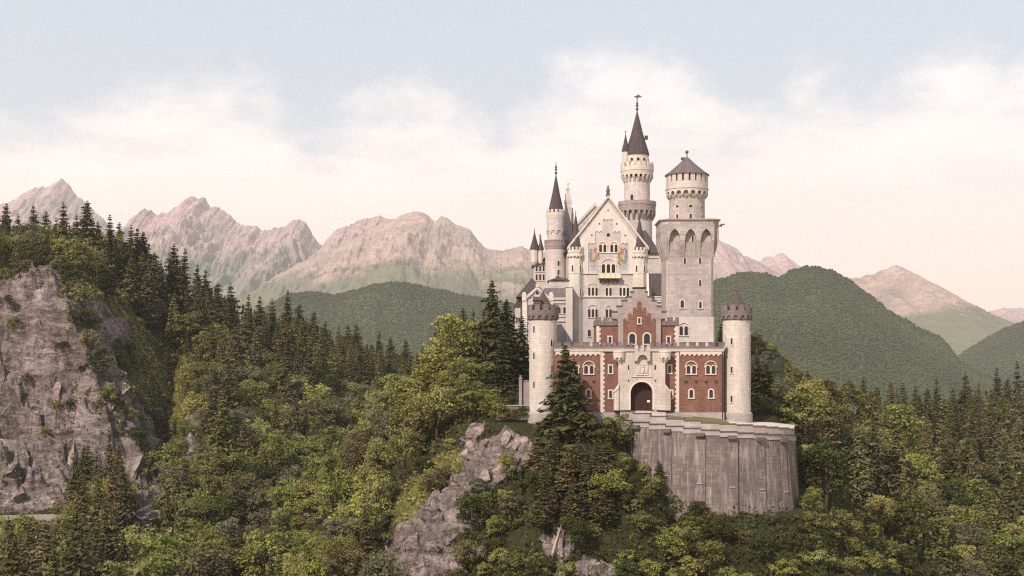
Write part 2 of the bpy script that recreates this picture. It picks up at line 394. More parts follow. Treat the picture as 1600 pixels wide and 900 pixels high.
# ------------------------------------------------------------------ terrain
def base_z(X, Y):
    z = tab(Y, [(-80, -80), (150, -64), (230, -54), (330, -44), (430, -33), (520, -26), (640, -24), (760, -36), (1000, -60), (1500, -80), (15000, -80)])
    return z + 4.0 * fbm(X / 70, Y / 70, 0, 5, 3) * (Y < 1500)
CREST = [(-500, 380), (-100, 385), (0, 395), (60, 398), (110, 402), (150, 414), (200, 440), (240, 458), (270, 470), (320, 500), (350, 514), (400, 532), (450, 544), (510, 566), (560, 590), (620, 606), (700, 640), (800, 690), (900, 720)]
CRY = [(-500, 545), (0, 530), (150, 520), (270, 530), (450, 590), (560, 640), (900, 690)]
FOOT = [(-500, 400), (150, 395), (260, 345), (400, 310), (520, 300), (900, 300)]
CTOP = [(-500, 450), (-100, 432), (0, 442), (40, 424), (75, 416), (105, 442), (128, 462), (150, 505), (180, 595), (204, 650), (226, 695), (250, 765), (255, 835), (900, 900)]
CASTLE = [(-1, 247), (7, 242.5), (16, 242), (19.5, 247), (24, 251), (43, 253), (49, 260), (53, 275), (64, 330), (62, 430), (0, 425), (-10, 350), (-15, 312), (-13, 288), (-6, 264)]
def poly_dist(X, Y, P):
    """distance outside a polygon, 0 inside"""
    d2 = np.full(np.shape(X), 1e12); ins = np.zeros(np.shape(X), bool)
    for (x0, y0), (x1, y1) in zip(P, P[1:] + P[:1]):
        ex, ey = x1 - x0, y1 - y0
        t = np.clip(((X - x0) * ex + (Y - y0) * ey) / (ex * ex + ey * ey), 0, 1)
        d2 = np.minimum(d2, (X - x0 - t * ex) ** 2 + (Y - y0 - t * ey) ** 2)
        c = ((y0 > Y) != (y1 > Y)) & (X < (x1 - x0) * (Y - y0) / (ey if abs(ey) > 1e-9 else 1e-9) + x0)
        ins ^= c
    return np.where(ins, 0, np.sqrt(d2))
ROCKS = [  # outcrops on the castle rock: (X, Y, radius along X, radius along Y)
]
def terrain(X, Y, full=False):
    X = np.asarray(X, float); Y = np.asarray(Y, float)
    Yc_ = np.maximum(Y, 60); px = 800 + F * X / Yc_
    zb = base_z(X, Y)
    # wooded ridge with a cliff, on the left
    yc = tab(px, CRY); zc = (600 - tab(px, CREST)) * yc / F
    yf = tab(px, FOOT); zf = base_z(X * yf / Yc_, yf)
    t = (Y - yf) / (yc - yf)
    lin = zf + (zc - zf) * np.clip(t, 0, 1) ** 1.05
    pxw = px + 26 * fbm(X / 15, Y / 15, 0, 81, 4, .6) * sstep(60, 120, px)
    ct = (600 - tab(pxw, CTOP)) * 445 / F + 3.2 * ridged(X / 8, Y / 14, 0, 83, 4, .6) - 1.5
    zz0 = 78 * np.clip((Y - 404) / 40, 0, 1)
    c1 = sstep(402, 446, Y + (9 * ridged((X + 0.7 * zz0) / 30, zz0 / 34, 0, 41, 3) + 4.0 * ridged((X - 0.5 * zz0) / 10, zz0 / 12, 0, 43, 3) + 1.8 * ridged(X / 3.6, zz0 / 4.2, 0, 45, 3)) * sstep(448, 438, Y) - 4)
    cliff = np.where(Y < 446, zf + (ct - zf) * c1, ct + (zc - ct) * np.clip((Y - 446) / np.maximum(yc - 446, 1), 0, 1) ** 0.8)
    w = 1 - sstep(235, 300, pxw)
    hill = lin * (1 - w) + cliff * w
    hill = np.where(Y > yc, zc - 0.55 * (Y - yc), hill)
    hill = np.where(Y < yf, zb, hill)
    onhill = np.maximum(hill - zb, 0)
    z = np.maximum(zb, hill)
    crag = w * sstep(398, 408, Y) * (1 - sstep(440, 462, Y)) * (hill > zb - 2)
    z = z + crag * (1 - 0.8 * sstep(420, 444, Y)) * (3.0 * ridged(X / 16, Y / 20, z / 16, 7, 5, 0.55) + 2.2 * ridged(X / 5, Y / 6, z / 6, 11, 4, 0.6))
    z = z + (1 - crag) * 1.6 * fbm(X / 14, Y / 14, 0, 9, 3) * (Y < 900)
    # rock that carries the castle
    d = poly_dist(X, Y, CASTLE)
    top = tab(Y, [(240, -9.0), (248, -7.4), (256, -6.6), (264, -5.5), (290, -0.5), (300, 1.5), (340, 8.5), (430, 10)])
    left = sstep(6, -22, X) * sstep(270, 235, Y)
    d_eff = d * (1 - 0.30 * left)
    drop = np.where(d_eff < 24, 1.22 * d_eff, 29.3 + 0.85 * (d_eff - 24))
    rk = sstep(0.5, 6, d) * (1 - sstep(45, 70, d))
    cz = top - drop + rk * (3.4 * ridged(X / 13, Y / 13, (top - drop) / 13, 21, 5, 0.55) + 1.3 * ridged(X / 4, Y / 4, (top - drop) / 4, 23, 3, 0.6) - 0.6)
    bench = -22.5 - 0.95 * np.maximum(0, 232.5 - Y) - 1.1 * np.maximum(0, X - 51) - 1.1 * np.maximum(0, 29 - X) + 1.4 * ridged(X / 7, Y / 7, 0, 27, 4, .6)
    cz = np.maximum(cz, np.where((Y < 262) & (X > 5), bench, -1e3))
    oncastle = cz > z
    z = np.maximum(z, cz)
    if not full: return z
    return z, px, crag, oncastle, d, (t if t is not None else 0), w
def rock_mask(X, Y, z, px, crag, onc, d):
    """where bare rock lies: cliff face, crags of the castle rock, a few outcrops"""
    py = 600 - z * F / np.maximum(Y, 60)
    n = fbm(X / 9, Y / 9, z / 9, 51, 4); n2 = fbm(X / 4, Y / 4, z / 4, 53, 3)
    r = sstep(-0.55, 0.0, n * 0.6 + crag * 2.0 - 0.95)
    wy = n * 26
    def blob(cx, cy, rx, ry, rot=0.0):
        a = (px - cx) * math.cos(rot) + (py - cy) * math.sin(rot); b = -(px - cx) * math.sin(rot) + (py - cy) * math.cos(rot)
        q = np.sqrt((a / rx) ** 2 + (b / ry) ** 2) + 0.55 * n + 0.3 * n2
        return sstep(1.15, 0.8, q)
    near = (Y < 300) & onc
    blobs = [(780, 706, 54, 40, 0), (742, 752, 46, 30, -.6), (700, 795, 54, 32, -.8), (658, 850, 90, 38, -.7), (670, 888, 100, 32, -.3), (735, 815, 36, 15, -.5), (868, 850, 26, 26, 0), (930, 888, 34, 15, 0), (790, 588, 22, 18, 0)]
    rc = np.zeros_like(z)
    for b in blobs: rc = np.maximum(rc, blob(*b))
    r = np.maximum(r, rc * near)
    far = (Y > 330) & ~onc
    for b in [(228, 770, 22, 60, 0.15), (290, 740, 9, 60, 0.1), (320, 660, 28, 9, 0), (145, 500, 30, 30, 0), (185, 520, 20, 26, 0), (300, 700, 12, 14, 0)]:
        r = np.maximum(r, blob(*b) * far)
    return r
def grass_mask(px, py, Y, onc):
    g = np.zeros_like(px)
    for cx, cy, rx, ry, rot, near in [(185, 490, 75, 20, .85, 0), (250, 560, 60, 22, .5, 0), (240, 610, 45, 40, 0, 0), (300, 650, 60, 26, .2, 0), (690, 735, 48, 20, -.6, 1), (640, 790, 22, 46, .5, 1), (130, 445, 40, 16, .8, 0)]:
        a = (px - cx) * math.cos(rot) + (py - cy) * math.sin(rot); b = -(px - cx) * math.sin(rot) + (py - cy) * math.cos(rot)
        q = np.sqrt((a / rx) ** 2 + (b / ry) ** 2)
        g = np.maximum(g, sstep(1.25, 0.6, q) * ((Y < 320) == bool(near)))
    return g

def build_ground():
    ys = np.concatenate([np.linspace(-60, 176, 40), np.geomspace(180, 394, 300), np.linspace(394.4, 452, 170), np.geomspace(453, 700, 130), np.geomspace(706, 15000, 70)])
    us = np.concatenate([np.linspace(-0.8, -0.44, 30), np.linspace(-0.435, 0.435, 620), np.linspace(0.44, 0.8, 30)])
    Yg, U = np.meshgrid(ys, us, indexing='ij')
    Xg = U * np.maximum(Yg, 0) + U * np.where(Yg < 180, (180 - np.maximum(Yg, 0)) * 0.6, 0)
    z, px, crag, onc, d, t, w = terrain(Xg, Yg, True)
    rock = rock_mask(Xg, Yg, z, px, crag, onc, d) * (Yg < 700)
    py = 600 - z * F / np.maximum(Yg, 60)
    gr = grass_mask(px, py, Yg, onc)
    # broken rock relief
    nz = 1.6 * fbm(Xg / 7, Yg / 7, 0, 65, 3) + .5 * fbm(Xg / 1.8, Yg / 1.8, 0, 66, 2)
    stp = np.where(Yg > 330, 6.5, 3.8); q_ = z + np.where(Yg > 330, -.42, .5) * Xg + nz * np.where(Yg > 330, 2.0, 1.0)
    f_ = q_ / stp; fl = np.floor(f_); zt_ = (fl + sstep(.35, .95, f_ - fl)) * stp - q_ + z
    z = z + rock * (np.where(Yg > 330, .4, .8) * (zt_ - z) + 2.2 * ridged(Xg / 6.5, Yg / 6.5, z / 5.0, 61, 5, 0.6) + 0.5 * ridged(Xg / 1.5, Yg / 1.5, z / 1.2, 63, 2) - .5)
    ny, nx = Xg.shape
    i = np.arange(ny * nx).reshape(ny, nx)
    q = np.stack([i[:-1, :-1], i[:-1, 1:], i[1:, 1:], i[1:, :-1]], -1).reshape(-1, 4)
    me = np_mesh('ground', np.stack([Xg, Yg, z], -1).reshape(-1, 3), q, M['terrain'], True, {'rock': rock.ravel(), 'grass': gr.ravel()})
    return tag(link('ground', me), kind='structure')

m, t, out = new_mat('terrain'); ob = t.new('ShaderNodeTexCoord').outputs['Object']
rk = t.new('ShaderNodeAttribute', attribute_name='rock').outputs['Fac']; gs = t.new('ShaderNodeAttribute', attribute_name='grass').outputs['Fac']
na = t.noise(ob, 0.09, 6, 0.6); nb = t.noise(ob, 0.7, 6, 0.65, 0.6); nc = t.noise(t.mapping(ob, (0.5, 0.5, 1.6)), 0.22, 7, 0.7, 1.5)
rot = t.new('ShaderNodeMapping'); t.put(rot.inputs[0], ob); rot.inputs['Rotation'].default_value = (0.0, 0.62, 0.3); rot.inputs['Scale'].default_value = (0.06, 0.10, 0.15)
strata = t.noise(rot.outputs[0], 1.0, 8, 0.7, 1.2)
crk = t.math('ABSOLUTE', t.math('SUBTRACT', t.noise(rot.outputs[0], 1.6, 5, 0.62, 1.5), 0.5))
rockc = t.ramp(nc, [(0.30, (0.085, 0.06, 0.055)), (0.42, (0.20, 0.152, 0.145)), (0.55, (0.325, 0.252, 0.24)), (0.72, (0.46, 0.37, 0.35))])
rockc = t.mix(t.ramp(na, [(0.45, 0.0), (0.7, 0.55)]), rockc, (0.20, 0.13, 0.10))
rockc = t.mix(t.ramp(strata, [(0.36, 0.75), (0.54, 0.0)]), rockc, (0.085, 0.062, 0.054))
vck = t.math('ABSOLUTE', t.math('SUBTRACT', t.noise(t.mapping(ob, (0.16, 0.12, 0.035)), 1.0, 6, 0.65, 1.0), 0.5))
rockc = t.mix(t.ramp(vck, [(0.0, 0.45), (0.03, 0.0)]), rockc, (0.055, 0.042, 0.038))
rockc = t.mix(t.ramp(crk, [(0.0, 0.8), (0.022, 0.0)]), rockc, (0.045, 0.034, 0.028))
rockc = t.mix(t.ramp(t.noise(ob, 0.35, 5, 0.7), [(0.53, 0.0), (0.62, 0.8)]), rockc, (0.05, 0.048, 0.018))
grc = t.ramp(nb, [(0.3, (0.085, 0.075, 0.022)), (0.6, (0.16, 0.15, 0.045)), (0.75, (0.22, 0.18, 0.07))])
soil = t.ramp(nb, [(0.3, (0.022, 0.024, 0.010)), (0.6, (0.045, 0.045, 0.018)), (0.8, (0.075, 0.06, 0.03))])
rs = t.ramp(t.math('ADD', rk, t.math('MULTIPLY', t.math('SUBTRACT', nb, 0.5), 0.7)), [(0.42, 0.0), (0.52, 1.0)])
c = t.mix(rs, t.mix(gs, soil, grc), rockc)
m2, t2, out2 = m, t, out
mr, tr_, outr = new_mat('crag_rock'); obr = tr_.new('ShaderNodeNewGeometry').outputs['Position']
r1 = tr_.noise(obr, 0.5, 8, 0.72, 0.8); r2 = tr_.noise(tr_.mapping(obr, (0.3, 0.3, 1.3)), 0.9, 6, 0.7, 1.0); r3 = tr_.noise(obr, 0.22, 4, 0.6)
cr_ = tr_.ramp(r1, [(0.3, (0.10, 0.072, 0.064)), (0.45, (0.25, 0.19, 0.168)), (0.6, (0.37, 0.29, 0.258)), (0.78, (0.47, 0.375, 0.335))])
cr_ = tr_.mix(tr_.ramp(r2, [(0.34, 0.75), (0.5, 0.0)]), cr_, (0.07, 0.052, 0.046))
cr_ = tr_.mix(tr_.ramp(r3, [(0.48, 0.0), (0.6, 0.65)]), cr_, (0.085, 0.078, 0.03))
principled(tr_, outr, cr_, 0.95, tr_.math('ADD', r1, r2), 0.9, 0.5, 0.1); M['crag_rock'] = mr
principled(t, out, c, 0.95, t.math('ADD', t.math('ADD', t.math('MULTIPLY', nc, 1.3), nb), t.math('MULTIPLY', strata, 1.2)), 0.9, 1.0, 0.1); M['terrain'] = m
build_ground()

# ------------------------------------------------------------------ mountains and hills
def mountain_mat(name, rock1, rock2, veg, pale, scale):
    m, t, out = new_mat(name); ob = t.new('ShaderNodeTexCoord').outputs['Object']
    ve = t.new('ShaderNodeAttribute', attribute_name='veg').outputs['Fac']; sc_ = t.new('ShaderNodeAttribute', attribute_name='scree').outputs['Fac']
    n1 = t.noise(ob, 1 / (260 * scale), 8, 0.7, 0.4); n2 = t.noise(ob, 1 / (45 * scale), 6, 0.7)
    r_ = t.mix(t.ramp(n1, [(0.38, 0.0), (0.62, 1.0)]), rock1, rock2)
    r_ = t.mix(t.ramp(n2, [(0.40, 0.55), (0.56, 0.0)]), r_, sc3(rock2, 0.6))
    vv = t.ramp(t.math('ADD', ve, t.math('MULTIPLY', t.math('SUBTRACT', n2, 0.5), 1.3)), [(0.36, 0.0), (0.64, 1.0)])
    c = t.mix(vv, r_, t.mix(n1, sc3(veg, 0.8), sc3(veg, 1.25)))
    ss = t.ramp(t.math('ADD', sc_, t.math('MULTIPLY', t.math('SUBTRACT', n2, 0.5), 0.6)), [(0.5, 0.0), (0.66, 0.8)])
    principled(t, out, t.mix(ss, c, pale), 0.95, n2, 0.6, 12.0 * scale, 0.05); M[name] = m
mountain_mat('far_rock', (0.51, 0.34, 0.295), (0.36, 0.255, 0.235), (0.20, 0.18, 0.135), (0.54, 0.42, 0.37), 1.0)
mountain_mat('mid_rock', (0.48, 0.335, 0.275), (0.34, 0.25, 0.205), (0.165, 0.152, 0.095), (0.56, 0.44, 0.37), 0.8)
m, t, out = new_mat('hill_wood'); ob = t.new('ShaderNodeTexCoord').outputs['Object']
n1 = t.noise(ob, 1 / 160, 5, 0.6); n2 = t.noise(ob, 1 / 14, 5, 0.7)
c = t.mix(n1, (0.055, 0.066, 0.026), (0.092, 0.096, 0.038))
sc_ = t.new('ShaderNodeAttribute', attribute_name='scree').outputs['Fac']
c = t.mix(t.ramp(t.math('ADD', sc_, t.math('MULTIPLY', t.math('SUBTRACT', n2, 0.5), 0.5)), [(0.5, 0.0), (0.7, 0.4)]), c, (0.24, 0.15, 0.10))
principled(t, out, c, 1.0, n2, 1.0, 6.0, 0.0); M['hill_wood'] = m

def mountain(name, sky, Y0, D, B, mat, seed, amp=0.16, wl=260.0, jag=22.0, p=1.25, vegbias=0.0, nx=640, ny=130, screes=(), smooth=False):
    sky = sorted(sky); x0, x1 = (sky[0][0] - 800) * Y0 / F, (sky[-1][0] - 800) * Y0 / F
    xs = np.linspace(x0, x1, nx); ts = np.concatenate([np.linspace(-1, 0, max(12, ny // 5))[:-1], np.linspace(0, 1, ny) ** 1.15])
    T, X = np.meshgrid(ts, xs, indexing='ij')
    zc = (600 - tab(800 + X * F / Y0, sky)) * Y0 / F
    kern = zc + jag * fbm(X / (jag * 5), X * 0, 0, seed, 4, 0.6) + jag * 0.5 * ridged(X / (jag * 1.6), X * 0, 0, seed + 3, 3)
    foot = -95.0
    yoff = wl * 0.5 * fbm(X / (wl * 2.2), X * 0, 0, seed + 9, 3)
    Yw = np.where(T >= 0, Y0 + yoff * (1 - T) - D * T, Y0 + yoff - B * T)
    prof = np.where(T >= 0, (1 - np.abs(T)) ** p, (1 - np.abs(T)) ** 1.2)
    hgt = np.maximum(kern - foot, 0)
    wx = X + 0.35 * (Yw - Y0) * np.sin(X / (wl * 4)) * 0.6 + wl * 0.4 * fbm(X / (wl * 1.5), Yw / (wl * 1.5), 0, seed + 5, 3)
    rid = 0.8 * ridged(wx / wl, Yw / (wl * 5.0), 0, seed + 1, 5, 0.6) + 0.5 * ridged(wx / (wl * 0.28), Yw / (wl * 1.1), 0, seed + 2, 5, 0.65)
    env = np.clip(np.abs(T) * 6, 0, 1) * (1 - np.abs(T)) ** 0.7
    Z = foot + hgt * prof + 0.72 * amp * hgt * env * (rid - 0.25)
    alt = (Z - foot) / max(hgt.max(), 1)
    veg = sstep(0.94, 0.44, alt + 0.22 * fbm(X / wl, Yw / wl, 0, seed + 7, 4) + 0.07 * rid) * 0.85 + vegbias
    gl = ridged(wx / (wl * 0.42) + 7, Yw / (wl * 4.5), 0, seed + 11, 3)
    scree = sstep(0.35, 0.85, gl) * sstep(0.95, 0.7, alt) * sstep(0.05, 0.25, alt) * (0.5 if not smooth else 0)
    for (sx_, sy_, rx, ry) in screes:
        pxx = 800 + X * F / Yw; pyy = 600 - Z * F / Yw
        scree = np.maximum(scree, sstep(1.2, 0.7, np.sqrt(((pxx - sx_) / rx) ** 2 + ((pyy - sy_) / ry) ** 2)))
    if smooth: X = X * Yw / Y0          # a rounded hill: its foot draws in towards the valley mouth
    i = np.arange(T.size).reshape(T.shape)
    q = np.stack([i[:-1, :-1], i[:-1, 1:], i[1:, 1:], i[1:, :-1]], -1).reshape(-1, 4)
    me = np_mesh(name, np.stack([X, Yw, Z], -1).reshape(-1, 3), q[:, ::-1], M[mat], True, {'veg': veg.ravel(), 'scree': scree.ravel()})
    tag(link(name, me), kind='structure')
    return X, Yw, Z, T

mountain('mountain', [(-420, 420), (-260, 350), (-120, 345), (-30, 330), (0, 319), (30, 308), (55, 293), (75, 291), (82, 284), (92, 280), (104, 288), (115, 302), (130, 315), (150, 333), (165, 350), (200, 385), (260, 430), (340, 500), (420, 580)], 9600, 3600, 1500, 'far_rock', 101, jag=16)
mountain('mountain', [(60, 520), (120, 450), (160, 398), (190, 368), (206, 350), (216, 335), (228, 327), (240, 333), (246, 340), (254, 334), (262, 336), (275, 322), (290, 313), (303, 309), (318, 313), (330, 325), (348, 331), (362, 342), (372, 347), (382, 353), (395, 354), (410, 358), (432, 357), (448, 352), (458, 343), (467, 341), (478, 348), (488, 365), (499, 384), (530, 415), (580, 465), (660, 560)], 8600, 3600, 1500, 'far_rock', 131, amp=0.2, jag=26)
mountain('mountain', [(380, 560), (440, 440), (480, 405), (502, 385), (525, 358), (548, 347), (566, 340), (590, 334), (610, 343), (640, 370), (700, 420), (780, 500), (860, 580)], 7600, 2800, 1300, 'far_rock', 151, amp=0.15, jag=14)
mountain('mountain', [(250, 600), (330, 520), (380, 468), (410, 443), (440, 424), (480, 404), (520, 384), (560, 364), (600, 344), (628, 334), (650, 328), (664, 332), (678, 346), (690, 336), (697, 337), (712, 350), (732, 356), (742, 370), (755, 382), (765, 390), (785, 392), (800, 387), (815, 384), (830, 388), (880, 400), (940, 425), (1040, 480), (1200, 590)], 6400, 3000, 1300, 'mid_rock', 171, amp=0.14, wl=240, jag=9)
mountain('mountain', [(860, 560), (960, 450), (1040, 400), (1085, 378), (1110, 374), (1128, 381), (1150, 392), (1170, 405), (1200, 420), (1240, 440), (1320, 500), (1420, 590)], 6900, 2600, 1200, 'far_rock', 191, amp=0.15, jag=14)
mountain('mountain', [(1060, 560), (1130, 460), (1180, 412), (1198, 401), (1205, 404), (1219, 396), (1232, 405), (1247, 417), (1280, 450), (1340, 520), (1400, 590)], 9400, 3000, 1300, 'far_rock', 211, amp=0.15, jag=14, nx=260)
mountain('mountain', [(1150, 600), (1220, 500), (1280, 452), (1322, 433), (1345, 433), (1368, 427), (1392, 417), (1404, 413), (1416, 419), (1440, 432), (1470, 449), (1500, 467), (1530, 485), (1560, 503), (1600, 524), (1680, 570), (1760, 610)], 5600, 2300, 1200, 'mid_rock', 231, amp=0.10, wl=300, jag=8, vegbias=0.05)
mountain('mountain', [(1400, 600), (1480, 520), (1535, 490), (1552, 484), (1568, 480), (1590, 481), (1610, 488), (1680, 470), (1760, 450), (1900, 480), (2050, 590)], 10200, 2800, 1300, 'far_rock', 251, amp=0.12, jag=12, nx=300)
hills = []
hills.append(mountain('hill', [(1360, 640), (1440, 600), (1490, 562), (1515, 545), (1540, 530), (1570, 514), (1600, 502), (1650, 490), (1750, 480), (1900, 520), (2050, 610)], 4300, 1500, 800, 'hill_wood', 271, amp=0.08, wl=240, jag=4, p=1.1, smooth=True))
hills.append(mountain('hill', [(250, 640), (330, 560), (400, 490), (445, 462), (470, 458), (500, 457), (520, 461), (550, 455), (585, 446), (615, 443), (650, 447), (700, 458), (760, 471), (830, 482), (920, 510), (1050, 600)], 3700, 1400, 800, 'hill_wood', 291, amp=0.10, wl=260, jag=4, p=1.1, smooth=True))
hills.append(mountain('hill', [(900, 640), (1000, 540), (1060, 470), (1100, 447), (1120, 439), (1145, 431), (1170, 427), (1198, 428), (1216, 433), (1238, 421), (1255, 415), (1270, 413), (1300, 421), (1330, 438), (1360, 460), (1385, 481), (1412, 498), (1440, 513), (1472, 528), (1486, 545), (1500, 565), (1540, 588), (1620, 612), (1700, 630)], 3300, 1500, 800, 'hill_wood', 311, amp=0.10, wl=240, jag=4, p=1.1, smooth=True))

# the woods that clothe those hills: one far-off mass
def distant_woods():
    rng = np.random.default_rng(5); V = []; T_ = []; Sh = []; nv = 0
    for k, (X, Yw, Z, T) in enumerate(hills):
        ny, nx = X.shape; n = (18000, 36000, 40000)[k]
        a = rng.uniform(0, 1, n * 2) ** 1.3 * 0.8 - 0.03; b = rng.uniform(0.02, 0.98, n * 2)
        row = np.interp(a, T[:, 0], np.arange(ny)); r0 = np.clip(row.astype(int), 0, ny - 2); fr = row - r0
        cb = b * (nx - 1); c0 = np.clip(cb.astype(int), 0, nx - 2); fb = cb - c0
        g = lambda A: (A[r0, c0] * (1 - fr) + A[r0 + 1, c0] * fr) * (1 - fb) + (A[r0, c0 + 1] * (1 - fr) + A[r0 + 1, c0 + 1] * fr) * fb
        x, y, z = g(X), g(Yw), g(Z)
        px = 800 + x * F / y; py = 600 - z * F / y
        ok = (px > -60) & (px < 1680) & (py < 640)
        x, y, z = x[ok][:n], y[ok][:n], z[ok][:n]; n = len(x)
        h = rng.uniform(2.2, 4.8, n); r = h * rng.uniform(0.45, 0.85, n); con = rng.random(n) < 0.45
        seg = 5; ang = np.arange(seg) * 2 * np.pi / seg
        ph = rng.uniform(0, 6.28, n)[:, None] + ang
        mid = np.where(con, 0.12, 0.45)[:, None]
        ring = np.stack([x[:, None] + r[:, None] * np.cos(ph), y[:, None] + r[:, None] * np.sin(ph), z[:, None] + h[:, None] * mid + 0 * ph], -1)
        top = np.stack([x, y, z + h], -1)[:, None]; bot = np.stack([x, y, z - 1], -1)[:, None]
        v = np.concatenate([ring, top, bot], 1).reshape(-1, 3)
        o = nv + np.arange(n)[:, None] * (seg + 2)
        for s_ in range(seg):
            T_.append(np.concatenate([o + s_, o + (s_ + 1) % seg, o + seg], 1)); T_.append(np.concatenate([o + (s_ + 1) % seg, o + s_, o + seg + 1], 1))
        V.append(v); Sh.append(np.repeat(rng.uniform(0.84, 1.16, n) * (1 + .45 * fbm(x / 260, y / 260, 0, 87, 4)), seg + 2)); nv += len(v)
    me = np_mesh('distant_woods', np.concatenate(V), None, M['leaf'], False, {'shade': np.concatenate(Sh), 'warm': np.zeros(nv)}, np.concatenate(T_))
    o = tag(link('distant_woods', me), 'dense woods covering the green hills behind the castle', 'woods', kind='stuff'); o.color = (0.082, 0.094, 0.036, 1)
distant_woods()

# the hazy air of the valley
HAZE_DENSITY = 5.2e-5
hz = MB().box(-13500, 13500, -130, 15200, -98, 1560)
m, t, out = new_mat('haze_air'); pv = t.new('ShaderNodeVolumePrincipled')
pv.inputs['Color'].default_value = (0.97, 0.93, 0.91, 1); pv.inputs['Density'].default_value = HAZE_DENSITY; pv.inputs['Anisotropy'].default_value = 0.0
t.l.new(pv.outputs[0], out.inputs['Volume']); M['haze_air'] = m
tag(hz.build('haze', m), 'pale haze filling the air of the whole valley', 'haze', kind='stuff')
# ------------------------------------------------------------------ the castle
def frame_at(cx, base, Y):
    s = Y / F
    return ((cx - 800) * s, Y, (600 - base) * s), (lambda px: (px - cx) * s), (lambda py: (base - py) * s), s
def cone_roof(mb, cx, cy, r, z0, z1, seg=20, flare=0.12, smooth=True, tipr=0.04):
    h = z1 - z0
    return mb.lathe(cx, cy, [(r, z0), (r * (1 - flare * 1.3), z0 + h * 0.07), (r * 0.5, z0 + h * 0.47), (tipr, z1)], seg, smooth)
def finial(mb, cx, cy, z, h, r=0.16, balls=(0.2, 0.55)):
    mb.lathe(cx, cy, [(r * 0.5, z - .2), (r * 0.4, z + h * 0.7), (0.02, z + h)], 8)
    for b in balls: mb.ball((cx, cy, z + h * b), r * (1.25 - b * 0.5), 8)
    return mb
def ring_merlons(mb, cx, cy, r, z0, z1, th, n, fill=0.6, nu=2, phase=0.0):
    m = cyl(cx, cy, r); c = 2 * math.pi * r / n
    for i in range(n): mb.mbox(m, (i + phase) * c - c * fill / 2, (i + phase) * c + c * fill / 2, z0, z1, -th, 0, nu)
    return mb
def ring_corbels(mb, cx, cy, r0, r1, z0, z1, n, fill=0.4):
    m = cyl(cx, cy, r0); c = 2 * math.pi * r0 / n
    for i in range(n): mb.mbox(m, (i - fill / 2) * c, (i + fill / 2) * c, z0, z1, -.1, r1 - r0, 1, (r1 - r0) * 0.75)
    return mb

# ---- gatehouse -----------------------------------------------------------
loc, ux, vz, s = frame_at(1000, 652, 250.0)
gh = empty('gatehouse', loc, 'red brick gatehouse with stepped gable and white stone portal', 'gatehouse')
f0 = flat(0.0)
xl, xr = ux(866), ux(1131)
MB().box(xl, xr, 0.0, 9.5, vz(644), vz(546)).build('brick_wall', M['brick'], gh)
MB().box(xl - .05, xr + .05, -0.22, 9.6, -4.5, vz(644.2)).build('plinth', M['parapet_stone'], gh)
MB().box(xl, xr, -.28, 9.5, vz(549), vz(546.4)).box(xl, xr, -.4, 9.5, vz(546.3), vz(545)).build('cornice', M['coping'], gh)
bt = MB().box(xl, xr, -.3, 0.35, vz(544.9), vz(541))
for a, b in ((866, 938), (1062, 1131)):
    x = a
    while x < b - 8:
        bt.box(ux(x), ux(x + 10), -.3, .35, vz(541.05), vz(535.5)); bt.box(ux(x) - .08, ux(x + 10) + .08, -.38, .43, vz(535.45), vz(534.6)); x += 15
for x in (941, 949, 957, 966, 975, 983, 1016, 1025, 1034, 1043, 1052): bt.box(ux(x), ux(x + 5.2), -.3, .35, vz(541.05), vz(535.2))
bt.build('battlement', M['dark_stone'], gh)
for a, b in ((868, 938.4), (1062.4, 1130)):
    fz = MB().frieze(f0, ux(a), ux(b), vz(556.5), vz(549.3), 9, 0.22, 0.004, 0.2)
    fz.build('arched_frieze', M['trim'], gh, recalc=False)
def quoins(px, z0, z1, y, sg=1, name='quoin_strip'):
    q = MB().box(ux(px) - .27, ux(px) + .27, y - .10, y + .3, z0, z1); z = z0 + .1
    while z < z1 - .5:
        a, b = (ux(px) + .271, ux(px) + .50) if sg > 0 else (ux(px) - .50, ux(px) - .271)
        q.box(a, b, y - .09, y + .3, z, z + .42); z += .84
    return q.build(name, M['trim'], gh)
quoins(940.5, vz(644), vz(549.5), 0.0); quoins(1058.8, vz(644), vz(549.5), 0.0, -1)
# upper block, set back behind the wall walk
U0 = 1.5
uw = MB().box(ux(932.5), ux(1061.5), U0, 9.4, vz(546), vz(508)); uw.build('upper_brick_wall', M['brick'], gh)
ub = MB().box(ux(931), ux(1063), U0 - .25, 9.5, vz(507.9), vz(505.5))
for a, b in ((931.5, 968), (1032, 1062.5)):
    ub.box(ux(a), ux(b), U0 - .2, U0 + .4, vz(505.4), vz(500.5)); x = a
    while x < b - 5: ub.box(ux(x), ux(min(x + 8.5, b)), U0 - .2, U0 + .4, vz(500.4), vz(495)); x += 12.5
for y0, y1 in ((8.8, 9.4),):
    x = 932
    while x < 1055: ub.box(ux(x), ux(x + 9), y0, y1, vz(505.4), vz(497)); x += 15
ub.build('upper_battlement', M['dark_stone'], gh)
quoins(935, vz(546), vz(508.5), U0); quoins(1059, vz(546), vz(508.5), U0, -1)
# stepped gable
G0 = U0 - .55
steps = [(957.5, 487), (965, 478.5), (972.5, 469.5), (980, 463.5), (987, 456), (990.5, 450)]
L = [(966.5, 546), (966.5, 497.5), (957.5, 497.5)]
for i, (x, y) in enumerate(steps):
    L.append((x, y)); L.append((steps[i + 1][0] if i < 5 else 1009.5, y))
R_ = [(2000 - x, y) for x, y in L[:-1]][::-1]
outl = [(ux(x), vz(y)) for x, y in L + R_[0:]]
cl_ = []
for p in outl:
    if not cl_ or (abs(p[0] - cl_[-1][0]) + abs(p[1] - cl_[-1][1])) > 1e-4: cl_.append(p)
gb = MB().poly(flat(G0), cl_, -1.1, 0.0)
